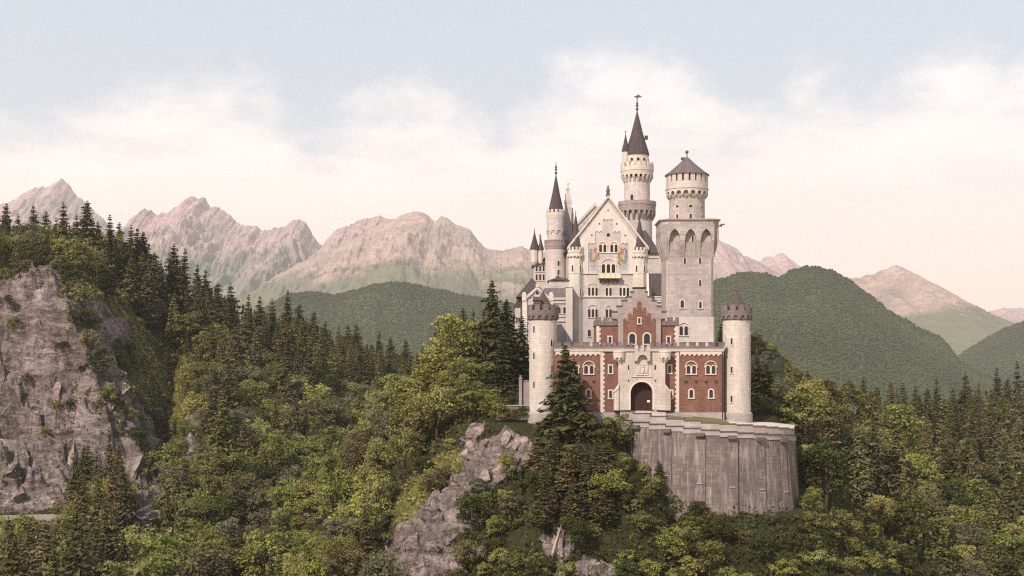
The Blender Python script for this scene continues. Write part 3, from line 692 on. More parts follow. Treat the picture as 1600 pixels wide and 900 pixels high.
# recess: grey border standing proud around the red field
gb.build('stepped_gable', M['gable_stone'], gh)
cp = MB()
for i, (x, y) in enumerate(steps):
    nx_ = steps[i + 1][0] if i < 5 else 1009.5
    for a, b in ((x, nx_), (2000 - nx_, 2000 - x)):
        if i == 5 and a != x: continue
        MB().box(ux(a) - .12, ux(b) + .05, G0 - .16, G0 + 1.2, vz(y) + .01, vz(y) + .2).build('coping_stone', M['copingdark'], gh)
fld = MB(); FS = [(974.5, 497), (982, 488.5), (989.5, 479.5), (996.5, 470.5)]
def finger(x0, x1, y):      # an arch-topped finger
    r = (x1 - x0) / 2; c = (x0 + x1) / 2
    return [(c - r * math.cos(math.pi * i / 6), y + r - r * math.sin(math.pi * i / 6)) for i in range(7)]
P = [(974.5, 545)]
for i, (x, y) in enumerate(FS):
    x1 = x + 5.6 if i < 3 else 1003.5
    P += finger(x, x1, y)
    if i < 3: P += [(x1, y + 4.5), (FS[i + 1][0], y + 4.5)]
P2 = [(2000 - x, y) for x, y in P if x < 999.5][::-1]
P = [p for p in P if p[0] < 999.5] + [(1000, FS[3][1])] + P2
fld.poly(flat(G0), [(ux(x), vz(y)) for x, y in P], 0.002, 0.05)
fld.build('gable_field', M['brick'], gh)
g_ = flat(G0 - .05); u_ = flat(U0); 
window(gh, g_, ux(999.6), vz(505), .42, .95, 'rect', .2, .12)
for x in (988.5, 1011.5): window(gh, g_, ux(x), vz(537), 1.08, 1.85, 'round', .26, .12)
for x in (954, 1046): window(gh, u_, ux(x), vz(536), .5, 1.15, 'rect', .22, .12)
for x in (896, 920, 1080, 1110.5): window(gh, f0, ux(x), vz(584), .66, 1.45, 'round', .17, .14, 2, hood=1.12)
for x in (894, 919.5, 1080, 1111): window(gh, f0, ux(x), vz(621.5), .66, 1.45, 'round', .25, .12)
for x in (954, 1046.2): window(gh, f0, ux(x), vz(583), .52, 1.35, 'rect', .24, .12)
for x in (954, 1048): window(gh, f0, ux(x), vz(622), .5, 1.3, 'rect', .24, .12)
for x in (880, 896, 912, 928, 1072.4, 1088, 1103.6, 1119):
    c = MB().mbox(f0, ux(x) - .1, ux(x) + .1, vz(599), vz(594), 0.0, .08).mbox(f0, ux(x) - .32, ux(x) + .32, vz(597.2), vz(595.6), 0.0, .09)
    c.build('wall_anchor', M['iron'], gh)
# drain pipe at the right end
MB().lathe(ux(1128.6), -.15, [(.12, vz(660)), (.12, vz(547))], 8).build('drain_pipe', M['iron'], gh)
# portal
PD = 1.5
po = MB(); fp = flat(-PD)
ar = outline(34 * s, (640 - 597) * s, 'round', ux(1001.5), vz(640), 14)
topz = vz(551)
ol = [(ux(965.5), vz(641)), (ux(965.5), topz), (ux(1038), topz), (ux(1038), vz(641))]
poly = [ol[0], ol[1], ol[2], ol[3]] + ar[::-1]
po.poly(fp, [(u, v) for u, v in poly], -PD + .003, 0)
# battered side buttresses
for sgn, xa, xb in ((-1, 958.5, 965.5), (1, 1038, 1046.5)):
    a, b = (ux(xa), ux(xb)) if sgn < 0 else (ux(xb), ux(xa))     # a outer, b inner
    po.prism([(a, -PD + .1, vz(641)), (b, -PD - .35, vz(641)), (b, -.01, vz(641)), (a, -.01, vz(641))], [(a, -PD + .1, vz(613)), (b, -PD - .3, vz(606)), (b, -.01, vz(606)), (a, -.01, vz(613))])
po.build('portal', M['portal_stone'], gh)
cap = MB()
for sgn, xa, xb in ((-1, 957.8, 965.5), (1, 1038, 1047.3)):
    a, b = (ux(xa), ux(xb)) if sgn < 0 else (ux(xb), ux(xa))
    cap.prism([(a, -PD - .05, vz(613.5)), (b, -PD - .42, vz(606.5)), (b, -.02, vz(606.5)), (a, -.02, vz(613.5))], [(a, -PD - .05, vz(612)), (b, -PD - .42, vz(600.5)), (b, -.02, vz(600.5)), (a, -.02, vz(612))])
cap.mbox(fp, ux(985), ux(1017), vz(589), vz(588), 0, .18).mbox(fp, ux(977), ux(984), vz(593), vz(592.3), 0, .12).mbox(fp, ux(1018), ux(1026), vz(593), vz(592.3), 0, .12)
# archivolt ring around the gate
a0 = outline(34 * s + .1, 43 * s + .05, 'round', ux(1001.5), vz(640), 14); a1 = outline(34 * s + .7, 43 * s + .35, 'round', ux(1001.5), vz(640), 14)
cap.poly(fp, a0 + a1[::-1], 0.0, .1)
cap.build('portal_moulding', M['coping'], gh)
dr = MB().poly(flat(-.05), ar, 0, .1); gd = dr.build('gate', M['gate_wood'], gh)
strp = MB()
for k in range(9): strp.mbox(flat(-.15), ux(985.3 + k * 4), ux(985.7 + k * 4), vz(640), vz(604 if 0 < k < 8 else 612), 0, .04)
strp.build('gate_batten', M['iron'], gd)
MB().mbox(flat(-.15), ux(1011), ux(1015.2), vz(628.6), vz(625.3), .06, .1).build('paper_notice', M['paper'], gd)
for x in (981, 1022.5): window(gh, fp, ux(x), vz(578), .3, .85, 'rect', .1, .05, sill=False)
for x in (981, 1022.8): window(gh, fp, ux(x), vz(597), .2, .4, 'rect', .07, .04, sill=False)
# carved coat of arms: two beasts holding a shield
cr = MB().mbox(fp, ux(993.2), ux(1011.2), vz(585.3), vz(569), 0, .05)
for a, b, c, d in ((993, 1011.4, 570, 568.6), (993, 1011.4, 586, 585)): cr.mbox(fp, ux(a), ux(b), vz(c + .2), vz(d), 0, .16)
for a, b in ((993, 994), (1010.4, 1011.4)): cr.mbox(fp, ux(a), ux(b), vz(585), vz(570), 0, .14)
shd = [(999.2, 575), (1005.2, 575), (1005.2, 579), (1004.4, 581.4), (1002.2, 583.6), (1000, 581.4), (999.2, 579)]
cr.poly(fp, [(ux(x), vz(y)) for x, y in shd], .05, .26)
for k in (-1, 1):
    b = [(1002.2 + k * x, y) for x, y in ((3.4, 582.8), (4.2, 579), (3.6, 576.5), (4.4, 573.6), (6.4, 573.2), (6.8, 575.6), (7.6, 579), (7.2, 583), (5.6, 583.4), (5.4, 580.6), (4.6, 583.4))]
    cr.poly(fp, [(ux(x), vz(y)) for x, y in b], .05, .2)
cr.poly(fp, [(ux(x), vz(y)) for x, y in ((999.6, 574.4), (999, 571.2), (1000.8, 572.6), (1002.2, 570.6), (1003.6, 572.6), (1005.4, 571.2), (1004.8, 574.4))], .05, .24)
cr.build('coat_of_arms', M['trim'], gh)
# machicolation above the gate
mc = MB(); fm = flat(-PD - .75)
mc.frieze(fm, ux(990.2), ux(1014), vz(564), vz(556), 1, .34, -.74, 0, leg=.15)
mc.mbox(fm, ux(990.2), ux(1014), vz(555.9), vz(550), -.74, 0)
for a, b in ((990.2, 995.4), (999.6, 1004.6), (1008.8, 1014)): mc.mbox(fm, ux(a), ux(b), vz(549.9), vz(540), -.9, 0); 
mc.mbox(fm, ux(995.41), ux(999.59), vz(549.9), vz(545.5), -.9, -.35); mc.mbox(fm, ux(1004.61), ux(1008.79), vz(549.9), vz(545.5), -.9, -.35)
for a in (990.2, 1009.8): mc.mbox(fm, ux(a), ux(a + 4.2), vz(567), vz(564.02), -.74, -.05, 1, .35)
mc.build('machicolation', M['portal_stone'], gh)
for x in (966.3, 1037.8):
    b = MB(); cx, cy = ux(x), -PD + .15
    b.lathe(cx, cy, [(.12, vz(569)), (.35, vz(566)), (.62, vz(562.5))], 16).lathe(cx, cy, [(.62, vz(562.5)), (.72, vz(558.4))], 16)
    b.frieze(cyl(cx, cy, .75), -.75 * math.pi, .75 * math.pi, vz(562), vz(555), 8, .35, 0, .28, leg=.2)
    b.lathe(cx, cy, [(1.06, vz(555)), (1.06, vz(551)), (1.12, vz(550.9)), (1.12, vz(549.4))], 20)
    b.build('bartizan', M['trim'], gh)

# ---- gate towers ---------------------------------------------------------
def gate_tower(px, base, label, spike, dormer):
    loc, ux, vz, s = frame_at(px, base, 252.6)
    t = empty('gate_tower', loc, label, 'tower', 'round towers flanking the gatehouse')
    r = 21.6 * s
    MB().lathe(0, 0, [(r * 1.0, vz(643.5)), (r, vz(499))], 36).build('shaft', M['tower_stone'], t)
    MB().lathe(0, 0, [(r * 1.16, -3.0), (r * 1.13, vz(646)), (r * 1.03, vz(643.5))], 36).build('foot', M['tower_foot'], t)
    b = MB(); R1 = 24.4 * s
    b.lathe(0, 0, [(r * 1.01, vz(500.5)), (R1 - .25, vz(494)), (R1 - .25, vz(487))], 32)
    b.frieze(cyl(0, 0, r), -math.pi * r, math.pi * r, vz(499), vz(490), 14, .42, .02, R1 - r, leg=.28)
    for i in range(14):
        m_ = cyl(0, 0, r); c = 2 * math.pi * r / 14; b.mbox(m_, (i + .5) * c - c * .2, (i + .5) * c + c * .2, vz(501.5), vz(498.9), 0, R1 - r - .02, 1, .3)
    b.lathe(0, 0, [(R1, vz(490)), (R1 + .02, vz(485.5))], 32)
    b.lathe(0, 0, [(R1 - .4, vz(485.5)), (R1 - .4, vz(488))], 32)
    ring_merlons(b, 0, 0, R1 + .01, vz(485.55), vz(476.8), .4, 11, .62, 2, .3)
    b.build('battlement', M['dark_stone'], t)
    rf = MB(); cone_roof(rf, 0, 0, R1 - .45, vz(487), vz(455), 12, .02, False)
    ro = rf.build('roof', M['red_slate'], t)
    if spike: finial(MB(), 0, 0, vz(456), 14 * s, .12, (.05, .2)).build('finial', M['metal'], ro)
    else: finial(MB(), 0, 0, vz(456), 6 * s, .12, (.1,)).build('finial', M['metal'], ro)
    if dormer:
        d = MB().box(-1.75, -.35, -1.9, 0, vz(478), vz(470)); d.prism([(-1.95, -2.1, vz(470)), (-.2, -2.1, vz(470)), (-.2, .2, vz(470)), (-1.95, .2, vz(470))], [(-1.8, -1.5, vz(464.5)), (-.5, -1.5, vz(464.5)), (-.5, -.9, vz(464.5)), (-1.8, -.9, vz(464.5))])
        d.build('dormer', M['red_slate'], ro)
    return t, ux, vz, s, r
lt, ux2, vz2, s2, r2 = gate_tower(848.5, 684, 'round pale stone tower left of the gatehouse behind the fir, dormer in its cap', False, True)
for a, y0 in ((-.72, 520), (-.72, 561), (-.72, 606), (.62, 541), (.66, 581)): window(lt, cyl(0, 0, r2), a * r2, vz2(y0), .34, 1.15, 'rect', .09, .07, sill=False, pane_w=.04)
rt, ux2, vz2, s2, r2 = gate_tower(1151, 664, 'round pale stone tower right of the gatehouse, above the retaining wall', True, False)
for a, y0 in ((-.52, 539), (-.52, 583), (-.52, 628), (.98, 520), (.98, 563), (.98, 607)): window(rt, cyl(0, 0, r2), a * r2, vz2(y0), .36, 1.15, 'rect', .09, .07, pane_w=.04)

# ---- square tower --------------------------------------------------------
loc, ux, vz, s = frame_at(1078, 536, 300.0)
st = empty('square_tower', loc, 'massive square stone tower with round turret and conical cap on top', 'tower')
h = 37.0 * s; D = 2 * h
cbev = 1.3
def octo(hw, z, c=cbev, yo=0.0):   # square with cut corners
    y0, y1 = yo + 0 - (hw - h), yo + D + (hw - h)
    return [(-hw + c, y0, z), (hw - c, y0, z), (hw, y0 + c, z), (hw, y1 - c, z), (hw - c, y1, z), (-hw + c, y1, z), (-hw, y1 - c, z), (-hw, y0 + c, z)]
MB().prism(octo(h * 1.045, -3, .25), octo(h * 1.03, vz(495.2), .25)).build('foot', M['keep_pale'], st)
MB().prism(octo(h, vz(495.2), .5), octo(h, vz(344), .5)).build('shaft', M['keep_stone'], st)
HW = 45.6 * s; pr = HW - h
hd = MB()
hd.prism(octo(HW, vz(351), 1.5), octo(HW, vz(344.5), 1.5))
for mp in (flat(0.0), side(-h), eside(h)):
    off = 0.0 if mp(0, 0, 0)[1] == 0.0 and abs(mp(1, 0, 0)[0] - mp(0, 0, 0)[0]) > .5 else h
    u0, u1 = off - h - pr + 1.2, off + h + pr - 1.2
    n = 3; bw = (u1 - u0) / n
    hd.frieze(mp, u0, u1, vz(376), vz(351.05), n, .30, .01, pr, leg=.3, kind='pointed', k=12)
    v = [mp(u0, vz(404), 0), mp(u1, vz(404), 0), mp(u1, vz(379), pr * .55), mp(u0, vz(379), pr * .55), mp(u0, vz(378), 0), mp(u1, vz(378), 0)]
    hd.add(v, [(0, 1, 2, 3), (3, 2, 5, 4)])
    for i in range(n + 1):
        c_ = u0 + i * bw; w_ = bw * .15
        a, b = max(c_ - w_, u0), min(c_ + w_, u1)
        v = [mp(a, vz(403), 0), mp(b, vz(403), 0), mp(b, vz(403), .05), mp(a, vz(403), .05), mp(a, vz(376.02), 0), mp(b, vz(376.02), 0), mp(b, vz(376.02), pr), mp(a, vz(376.02), pr)]
        hd.add(v, [(0, 1, 2, 3), (3, 2, 6, 7), (0, 3, 7, 4), (1, 5, 6, 2)])
for sx_ in (-1, 1):               # solid flared corners
    x0, x1 = sx_ * (h - .6), sx_ * h
    a = sx_ * (h + pr - 1.2); b = sx_ * (h + pr)
    lo = [(sx_ * (h - .9), .4, vz(404)), (sx_ * (h - .9), -.02, vz(404)), (sx_ * (h + .02), .9, vz(404)), (sx_ * (h - .3), .9, vz(404))]
    hi = [(sx_ * (h - 1.0), .4, vz(351.06)), (a, -pr, vz(351.06)), (b, -pr + 1.4, vz(351.06)), (sx_ * (h - .3), 1.2, vz(351.06))]
    hd.prism(lo, hi)
hd.build('corbelled_head', M['keep_stone'], st)
MB().prism(octo(HW + .35, vz(344.45), 1.6), octo(HW + .35, vz(342.6), 1.6)).build('head_cornice', M['parapet_stone'], st)
gy = MB().box(HW + .1, HW + 1.0, 2.5, 2.8, vz(352), vz(350)).box(HW + .7, HW + 1.6, 2.5, 2.8, vz(349.9), vz(347.5)); gy.build('gargoyle', M['dark_stone'], st)
cy = h
r = 28.0 * s; r1 = 33.2 * s
dm = MB().lathe(0, cy, [(r * 1.01, vz(343)), (r, vz(291))], 36); dm.build('turret', M['keep_stone'], st)
tb = MB(); tb.lathe(0, cy, [(r, vz(306)), (r + .3, vz(303.5)), (r + .3, vz(301.5))], 36)
tb.frieze(cyl(0, cy, r), -math.pi * r, math.pi * r, vz(302), vz(292.5), 18, .30, .28, r1 - r, leg=.35)
for i in range(18):
    c_ = 2 * math.pi * r / 18; tb.mbox(cyl(0, cy, r), (i + .5) * c_ - .2, (i + .5) * c_ + .2, vz(306.2), vz(301.9), 0, r1 - r - .02, 1, .38)
tb.lathe(0, cy, [(r1 + .14, vz(292.4)), (r1 + .14, vz(290.6)), (r1, vz(290.5)), (r1, vz(281))], 36)
MB().lathe(0, cy, [(r1 - .3, vz(280.9)), (r1 - .3, vz(269))], 36).build('gallery_shade_core', M['iron'], st)  # near-black cylinder, no ironwork: paints the shade seen through the gallery slits
ring_merlons(tb, 0, cy, r1, vz(281.02), vz(268.8), .29, 20, .70, 3, 0.5)
tb.build('turret_gallery', M['keep_pale'], st)
rf = MB().lathe(0, cy, [(35.6 * s, vz(269.4)), (35.2 * s, vz(268.2)), (27 * s, vz(262.5)), (13.5 * s, vz(251)), (.06, vz(238.5))], 20, False)
ro = rf.build('roof', M['keep_slate'], st)
ff = MB().lathe(0, cy, [(.12, vz(240)), (.1, vz(233))], 8); ff.ball((0, cy, vz(231.4)), .38, 10); ff.build('finial', M['metal'], ro)
MB().box(-1.35, -.5, cy - .7, cy - .1, vz(244.5), vz(240.5)).build('roof_hatch', M['keep_slate'], ro)
f0 = flat(0.0); fc_ = cyl(0, cy, r)
for x, y in ((1082.3, 378), (1102, 393)): window(st, f0, ux(x), vz(y), .42, 1.35, 'rect', .1, .04, sill=False)
for x, y in ((1070, 412), (1094, 412), (1094, 447)): window(st, f0, ux(x), vz(y), .46, 1.3, 'rect', .14, .05, sill=False)
window(st, f0, ux(1066), vz(481), .72, 1.65, 'round', .28, .1); window(st, f0, ux(1094.3), vz(481.5), .55, 1.4, 'round', .26, .1)
window(st, flat(-(.03 * h) - .05), ux(1068), vz(524), .75, 1.95, 'round', .16, .12, 2, hood=1.1)
for x, w in ((-.68, .6), (.08, .75), (.86, .6)): window(st, fc_, x * r, vz(322), w, .46, 'rect', .1, .1, sill=False, pane_w=.08)
for x in (-.68, .08, .86): window(st, fc_, x * r, vz(340), .5, 1.0, 'round', .18, .1, sill=False, pane_w=.07)

# ---- palace with its painted gable ---------------------------------------
loc, ux, vz, s = frame_at(950, 548, 345.0)
pa = empty('palace', loc, 'tall palace block with steep gable front, balcony and painted walls', 'palace', rz=R(3.0))
f0 = flat(0.0); W2 = 62.5 * s; DP = 50.0
ea, ap = vz(389), vz(310)
bw = MB().box(-W2, W2, 0.0, DP, -4, ea - .02)
bw.poly(f0, [(-W2, ea), (0, ap), (W2, ea)], -.8, 0)
bw.build('wall', M['palace_stone'], pa)
rf = MB(); e2 = W2 + .7; sl = (ap - ea) / W2
for sg in (-1, 1):
    rf.prism([(sg * e2, .45, ea - .7 * sl), (0, .45, ap + .02), (0, DP, ap + .02), (sg * e2, DP, ea - .7 * sl)], [(sg * e2, .45, ea - .7 * sl + .5), (0, .45, ap + .5), (0, DP, ap + .5), (sg * e2, DP, ea - .7 * sl + .5)])
rf.build('roof', M['slate'], pa)
vg = MB()
for sg in (-1, 1):
    vg.prism([(sg * (W2 + .2), -.42, ea - .2 * sl), (0, -.42, ap + .12), (0, .44, ap + .12), (sg * (W2 + .2), .44, ea - .2 * sl)], [(sg * (W2 + .2), -.42, ea - .2 * sl + .75), (0, -.42, ap + .85), (0, .44, ap + .85), (sg * (W2 + .2), .44, ea - .2 * sl + .75)])
vg.build('gable_coping', M['palace_pale'], pa)
fi = MB().box(-.45, .45, -.42, .44, ap + .5, ap + 1.3).lathe(0, 0, [(.34, ap + 1.3), (.48, ap + 1.8), (.40, ap + 2.4), (.2, ap + 2.75)], 10)
fi.ball((0, -.05, ap + 3.0), .24, 8).lathe(0, .25, [(.28, ap + 1.3), (.35, ap + 1.9), (.1, ap + 2.5)], 8); fi.build('gable_statue', M['statue'], pa)
# pale panel of the gable with a stepped lower edge
gl = [(950, 316), (1003, 388), (1003, 427), (982.2, 427), (982.2, 378), (970.5, 378), (970.5, 360), (958.5, 360), (958.5, 341), (941.5, 341), (941.5, 360), (929.5, 360), (929.5, 378), (918.8, 378), (918.8, 427), (897, 427), (897, 388)]
MB().poly(f0, [(ux(x), vz(y)) for x, y in gl], 0.003, .16).build('gable_panel', M['cream_plaster'], pa)
ah = MB(); fpan = flat(-.16)
for x0, x1, y, n in ((941.5, 958.5, 341, 3), (929.5, 941.5, 360, 2), (958.5, 970.5, 360, 2), (918.8, 929.5, 378, 2), (970.5, 982.2, 378, 2)):
    ah.frieze(f0, ux(x0), ux(x1), vz(y + 3.6), vz(y), n, .25, .004, .17)
ah.build('gable_arches', M['cream_plaster'], pa, recalc=False)
window(pa, f0, ux(950.4), vz(369.5), .85, .85, 'round', .14, .06, sill=False)
for x, y in ((950, 330), (936.5, 351), (963.5, 351), (924.5, 369), (977, 369)): window(pa, fpan, ux(x), vz(y), .34, .4, 'round', .1, .05, sill=False)
sc_ = MB()
for y in (427, 463.5): sc_.mbox(f0, -W2, W2, vz(y + 1.2), vz(y - .6), 0, .28)
sc_.mbox(f0, ux(933), ux(968), vz(395.6), vz(394.4), 0, .2)
sc_.build('string_course', M['palace_pale'], pa)
for x in (941.6, 959.3): window(pa, f0, ux(x), vz(393.8), .72, 1.85, 'round', .17, .1, 2, M['yellow_trim'], hood=.95, sill=False)
window(pa, f0, ux(950.6), vz(426.2), .88, 2.15, 'round', .18, .12, 3, M['yellow_trim'], hood=1.7, sill=False)
for x, n in ((926.3, 3), (951, 2), (975.5, 3)): window(pa, f0, ux(x), vz(462.2), .60, 2.05, 'round', .15, .1, n, M['yellow_trim'], hood=1.1 if n == 2 else 1.3)
for x, n in ((926.3, 3), (951, 2), (975.5, 3)): window(pa, f0, ux(x), vz(496), .60, 2.05, 'round', .15, .1, n, M['trim'], hood=1.1 if n == 2 else 1.3)
for x in (920.6, 946): window(pa, f0, ux(x), vz(526), .75, 1.75, 'round', .16, .1, 1, M['trim'])
bc = MB().mbox(f0, ux(934.5), ux(968), vz(434.6), vz(428.6), 1.25, 1.42).mbox(f0, ux(934.5), ux(968), vz(435.4), vz(434.62), 0, 1.5)
for x in (934.5, 967): bc.mbox(f0, ux(x), ux(x + 1), vz(434.6), vz(428.6), 0, 1.24)
for k in range(5): x = 934 + k * 8.4; bc.mbox(f0, ux(x), ux(x + 1.2), vz(434.6), vz(428), 1.43, 1.54)
ba = bc.build('balcony', M['yellow_trim'], pa)
for k in range(5): x = 936.5 + k * 6.9; MB().mbox(f0, ux(x), ux(x + 2.0), vz(442), vz(435.42), 0, 1.3, 1, 1.1).build('bracket', M['dark_stone'], ba)
# wall paintings either side of the upper windows: soft patches of pigment
def paint(parts):
    for nm, mt, pts in parts:
        MB().poly(f0, [(ux(x), vz(y)) for x, y in pts], 0.004, .02 + .004 * paint.k).build('painted_patch', M[mt], pa); paint.k += 1
paint.k = 0
_rp = random.Random(4)
def dabs(sgn):
    out = []
    for k in range(16):
        x, y = _rp.uniform(921, 937), _rp.uniform(388, 417); a = _rp.uniform(.8, 1.8); b = _rp.uniform(.8, 2.2)
        pts = [(x + a * math.cos(t_ * 1.047 + .3) * _rp.uniform(.6, 1.1), y + b * math.sin(t_ * 1.047 + .3) * _rp.uniform(.6, 1.1)) for t_ in range(6)]
        if sgn > 0: pts = [(1901.6 - p, q) for p, q in pts]
        out.append(('d', _rp.choice(['paint_red', 'paint_blue', 'paint_green', 'paint_sky', 'paint_ochre', 'trim']), pts))
    return out
lp = [('a', 'paint_sky', [(921, 413), (924, 410.5), (928, 412), (932, 411.5), (935, 414), (934, 419), (929, 421.5), (924, 419.5)]),
      ('b', 'paint_blue', [(920.5, 396), (922, 389), (924.5, 390), (925.5, 399), (926, 408), (922, 410), (920.5, 404)]),
      ('c', 'paint_red', [(927, 390), (930, 386), (932.3, 388), (932, 395), (930.4, 399), (927.5, 396.5)]),
      ('d', 'paint_green', [(930, 402), (933.5, 396), (936, 395), (936.2, 401), (933.5, 405), (931.5, 409), (927, 411.5), (925.5, 408)]),
      ('e', 'paint_ochre', [(932.5, 404.5), (937, 398.5), (938, 402), (935, 406), (931, 412), (928.5, 411)])]
paint(lp); paint([(a, b, [(1901.6 - x, y) for x, y in p]) for a, b, p in lp]); paint(dabs(-1)); paint(dabs(1))
# corner turrets
for sg in (-1, 1):
    cx, cyy = sg * 50.2 * s, .7; r = 11.8 * s
    tw = MB().lathe(cx, cyy, [(r, -4), (r, vz(470)), (r * 1.04, vz(466)), (r * 1.04, vz(394))], 8, False, math.pi / 8)
    to = tw.build('corner_turret', M['palace_pale'], pa)
    for ya, yb in ((428, 426), (464, 462.5)): MB().lathe(cx, cyy, [(r * 1.08, vz(ya)), (r * 1.09, vz(yb))], 8, False, math.pi / 8).build('moulding', M['palace_pale'], to)
    b = MB().lathe(cx, cyy, [(r * 1.05, vz(398)), (r * 1.18, vz(394)), (r * 1.18, vz(391))], 8, False, math.pi / 8)
    b.frieze(cyl(cx, cyy, r * 1.03), -math.pi * r * 1.03, math.pi * r * 1.03, vz(402.5), vz(397.5), 16, .3, 0, .3)
    ring_merlons(b, cx, cyy, r * 1.15, vz(391.02), vz(386.6), .3, 14, .55, 1)
    b.build('turret_battlement', M['palace_pale'], to)
    cr = MB(); tipy = 333 if sg < 0 else 338
    cone_roof(cr, cx, cyy, r * .93, vz(391), vz(tipy), 8, .05, False); finial(cr, cx, cyy, vz(tipy + 1), 6 * s, .14, (.3,))
    cr.build('turret_roof', M['slate'], to)
    for a in (-.52, .52):
        m_ = cyl(cx, cyy, r * 1.0)
        for y in (424.5, 460.5): window(to, m_, a * r, vz(y), .36, 1.5, 'round', .12, .16, 1, M['yellow_trim'], sill=False, name='turret_window', pane_w=.10)
# cross wing with its own gable behind the left eaves
y0 = 24.0; cx = -.5; az_ = 38.9; lw, rw_ = 9.5, 2.6; ez = az_ - 10.2; ezr = az_ - 4.0
cw = MB().poly(flat(y0), [(cx - lw, 20), (cx - lw, ez), (cx, az_), (cx + rw_, ezr), (cx + rw_, 20)], -9, 0)
cwo = cw.build('cross_wing', M['palace_stone'], pa)
rf = MB()
for e3, zz in ((-lw - .6, ez - .65), (rw_ + .3, ezr - .5)):
    rf.prism([(cx + e3, y0 + .5, zz), (cx, y0 + .5, az_ + .03), (cx, y0 + 9.6, az_ + .03), (cx + e3, y0 + 9.6, zz)], [(cx + e3, y0 + .5, zz + .6), (cx, y0 + .5, az_ + .7), (cx, y0 + 9.6, az_ + .7), (cx + e3, y0 + 9.6, zz + .6)])
rf.build('wing_roof', M['slate'], cwo)
cv = MB()
for e3, zz in ((-lw - .7, ez - .75), (rw_ + .4, ezr - .6)):
    cv.prism([(cx + e3, y0 - .3, zz), (cx, y0 - .3, az_ + .03), (cx, y0 + .49, az_ + .03), (cx + e3, y0 + .49, zz)], [(cx + e3, y0 - .3, zz + .85), (cx, y0 - .3, az_ + 1.0), (cx, y0 + .49, az_ + 1.0), (cx + e3, y0 + .49, zz + .85)])
cv.build('wing_coping', M['palace_pale'], cwo)

# ---- slender round stair tower left of the palace -------------------------
loc, ux, vz, s = frame_at(868.7, 560, 352.0)
tw = empty('stair_tower', loc, 'slender round tower with steep pointed cap beside the palace gable', 'tower')
r = 16.8 * s; ru = 13.6 * s
MB().lathe(0, 0, [(r * 1.02, -4), (r, vz(384))], 32).build('lower_shaft', M['palace_stone'], tw)
bl = MB().lathe(0, 0, [(r, vz(391)), (r * 1.03, vz(389)), (r * 1.09, vz(384)), (18.3 * s, vz(383.4)), (18.3 * s, vz(382.2))], 32)
ring_merlons(bl, 0, 0, 18.2 * s, vz(382.2), vz(377), .12, 36, .5, 1); bl.lathe(0, 0, [(18.3 * s, vz(377)), (18.3 * s, vz(375.8)), (17.4 * s, vz(375.7)), (17.4 * s, vz(376.9))], 32)
bl.lathe(0, 0, [(17.3 * s, vz(382.2)), (17.3 * s, vz(377))], 32, caps=False)
bl.build('balcony', M['gable_stone'], tw)
MB().lathe(0, 0, [(ru, vz(383)), (ru, vz(364)), (ru * 1.03, vz(363.9)), (ru * 1.06, vz(338))], 32).frieze(cyl(0, 0, ru), -math.pi * ru, math.pi * ru, vz(366), vz(358), 10, .3, .01, .24, leg=.3).build('upper_shaft', M['palace_stone'], tw)
cr = MB().lathe(0, 0, [(ru * 1.06, vz(341.5)), (15.2 * s, vz(337)), (15.4 * s, vz(333))], 32)
ring_merlons(cr, 0, 0, 15.3 * s, vz(333.05), vz(328.4), .35, 14, .6, 2); cr.build('crown_battlement', M['palace_pale'], tw)
rf = MB(); cone_roof(rf, 0, 0, 12.6 * s, vz(333), vz(271), 14, .03, False); ro = rf.build('roof', M['slate'], tw)
finial(MB(), 0, 0, vz(272.5), 21 * s, .3, (.12, .38, .55)).build('finial', M['metal'], ro)
mm = cyl(0, 0, r)
for a, y in ((.2, 416), (.2, 430), (-.5, 450)): window(tw, mm, a * r, vz(y), .5, 1.1, 'rect', .12, .1, sill=False, pane_w=.07)

# ---- main tower behind the palace ----------------------------------------
loc, ux, vz, s = frame_at(995.5, 548, 385.0)
mt = empty('main_tower', loc, 'tallest round tower with needle roof and small side turret behind the palace', 'tower')
r = 23.6 * s; ru = 20.0 * s
MB().lathe(0, 0, [(r, -6), (r, vz(330))], 32).build('lower_shaft', M['palace_stone'], mt)
lg = MB().lathe(0, 0, [(29.0 * s, vz(326.5)), (29.2 * s, vz(322)), (29.8 * s, vz(321.8)), (29.8 * s, vz(316)), (29 * s, vz(315.9)), (28.6 * s, vz(317.5))], 32)
lg.frieze(cyl(0, 0, r), -math.pi * r, math.pi * r, vz(337), vz(326.6), 20, .4, 0.02, 5.2 * s, leg=.7); ring_corbels(lg, 0, 0, r, 28.8 * s, vz(345), vz(337.05), 20, .42)
lg.build('lower_gallery', M['gable_stone'], mt)
MB().lathe(0, 0, [(ru, vz(328)), (ru, vz(278))], 32).build('upper_shaft', M['palace_stone'], mt)
ug = MB().lathe(0, 0, [(25.2 * s, vz(272)), (25.4 * s, vz(268.6)), (26.0 * s, vz(268.5)), (26.0 * s, vz(262))], 32)
ug.frieze(cyl(0, 0, ru), -math.pi * ru, math.pi * ru, vz(279), vz(272.05), 20, .38, .02, 5.0 * s, leg=.4); ring_corbels(ug, 0, 0, ru, 25 * s, vz(285.5), vz(279.05), 20, .4)
ring_merlons(ug, 0, 0, 25.9 * s, vz(262.02), vz(255), .4, 18, .55, 2); ug.lathe(0, 0, [(25 * s, vz(262)), (24.8 * s, vz(264))], 32, caps=False)
ug.build('upper_gallery', M['palace_pale'], mt)
rd = 18.0 * s
MB().lathe(0, 0, [(rd, vz(270)), (rd, vz(243))], 32).build('lantern_drum', M['palace_pale'], mt)
for k in range(-2, 3): window(mt, cyl(0, 0, rd), k * rd * .55, vz(257), .75, 1.45, 'round', .16, .12, sill=False, pane_w=.09)
window(mt, cyl(0, 0, ru), -.5 * ru, vz(315), .8, 1.6, 'round', .15, .12, sill=False, pane_w=.09)
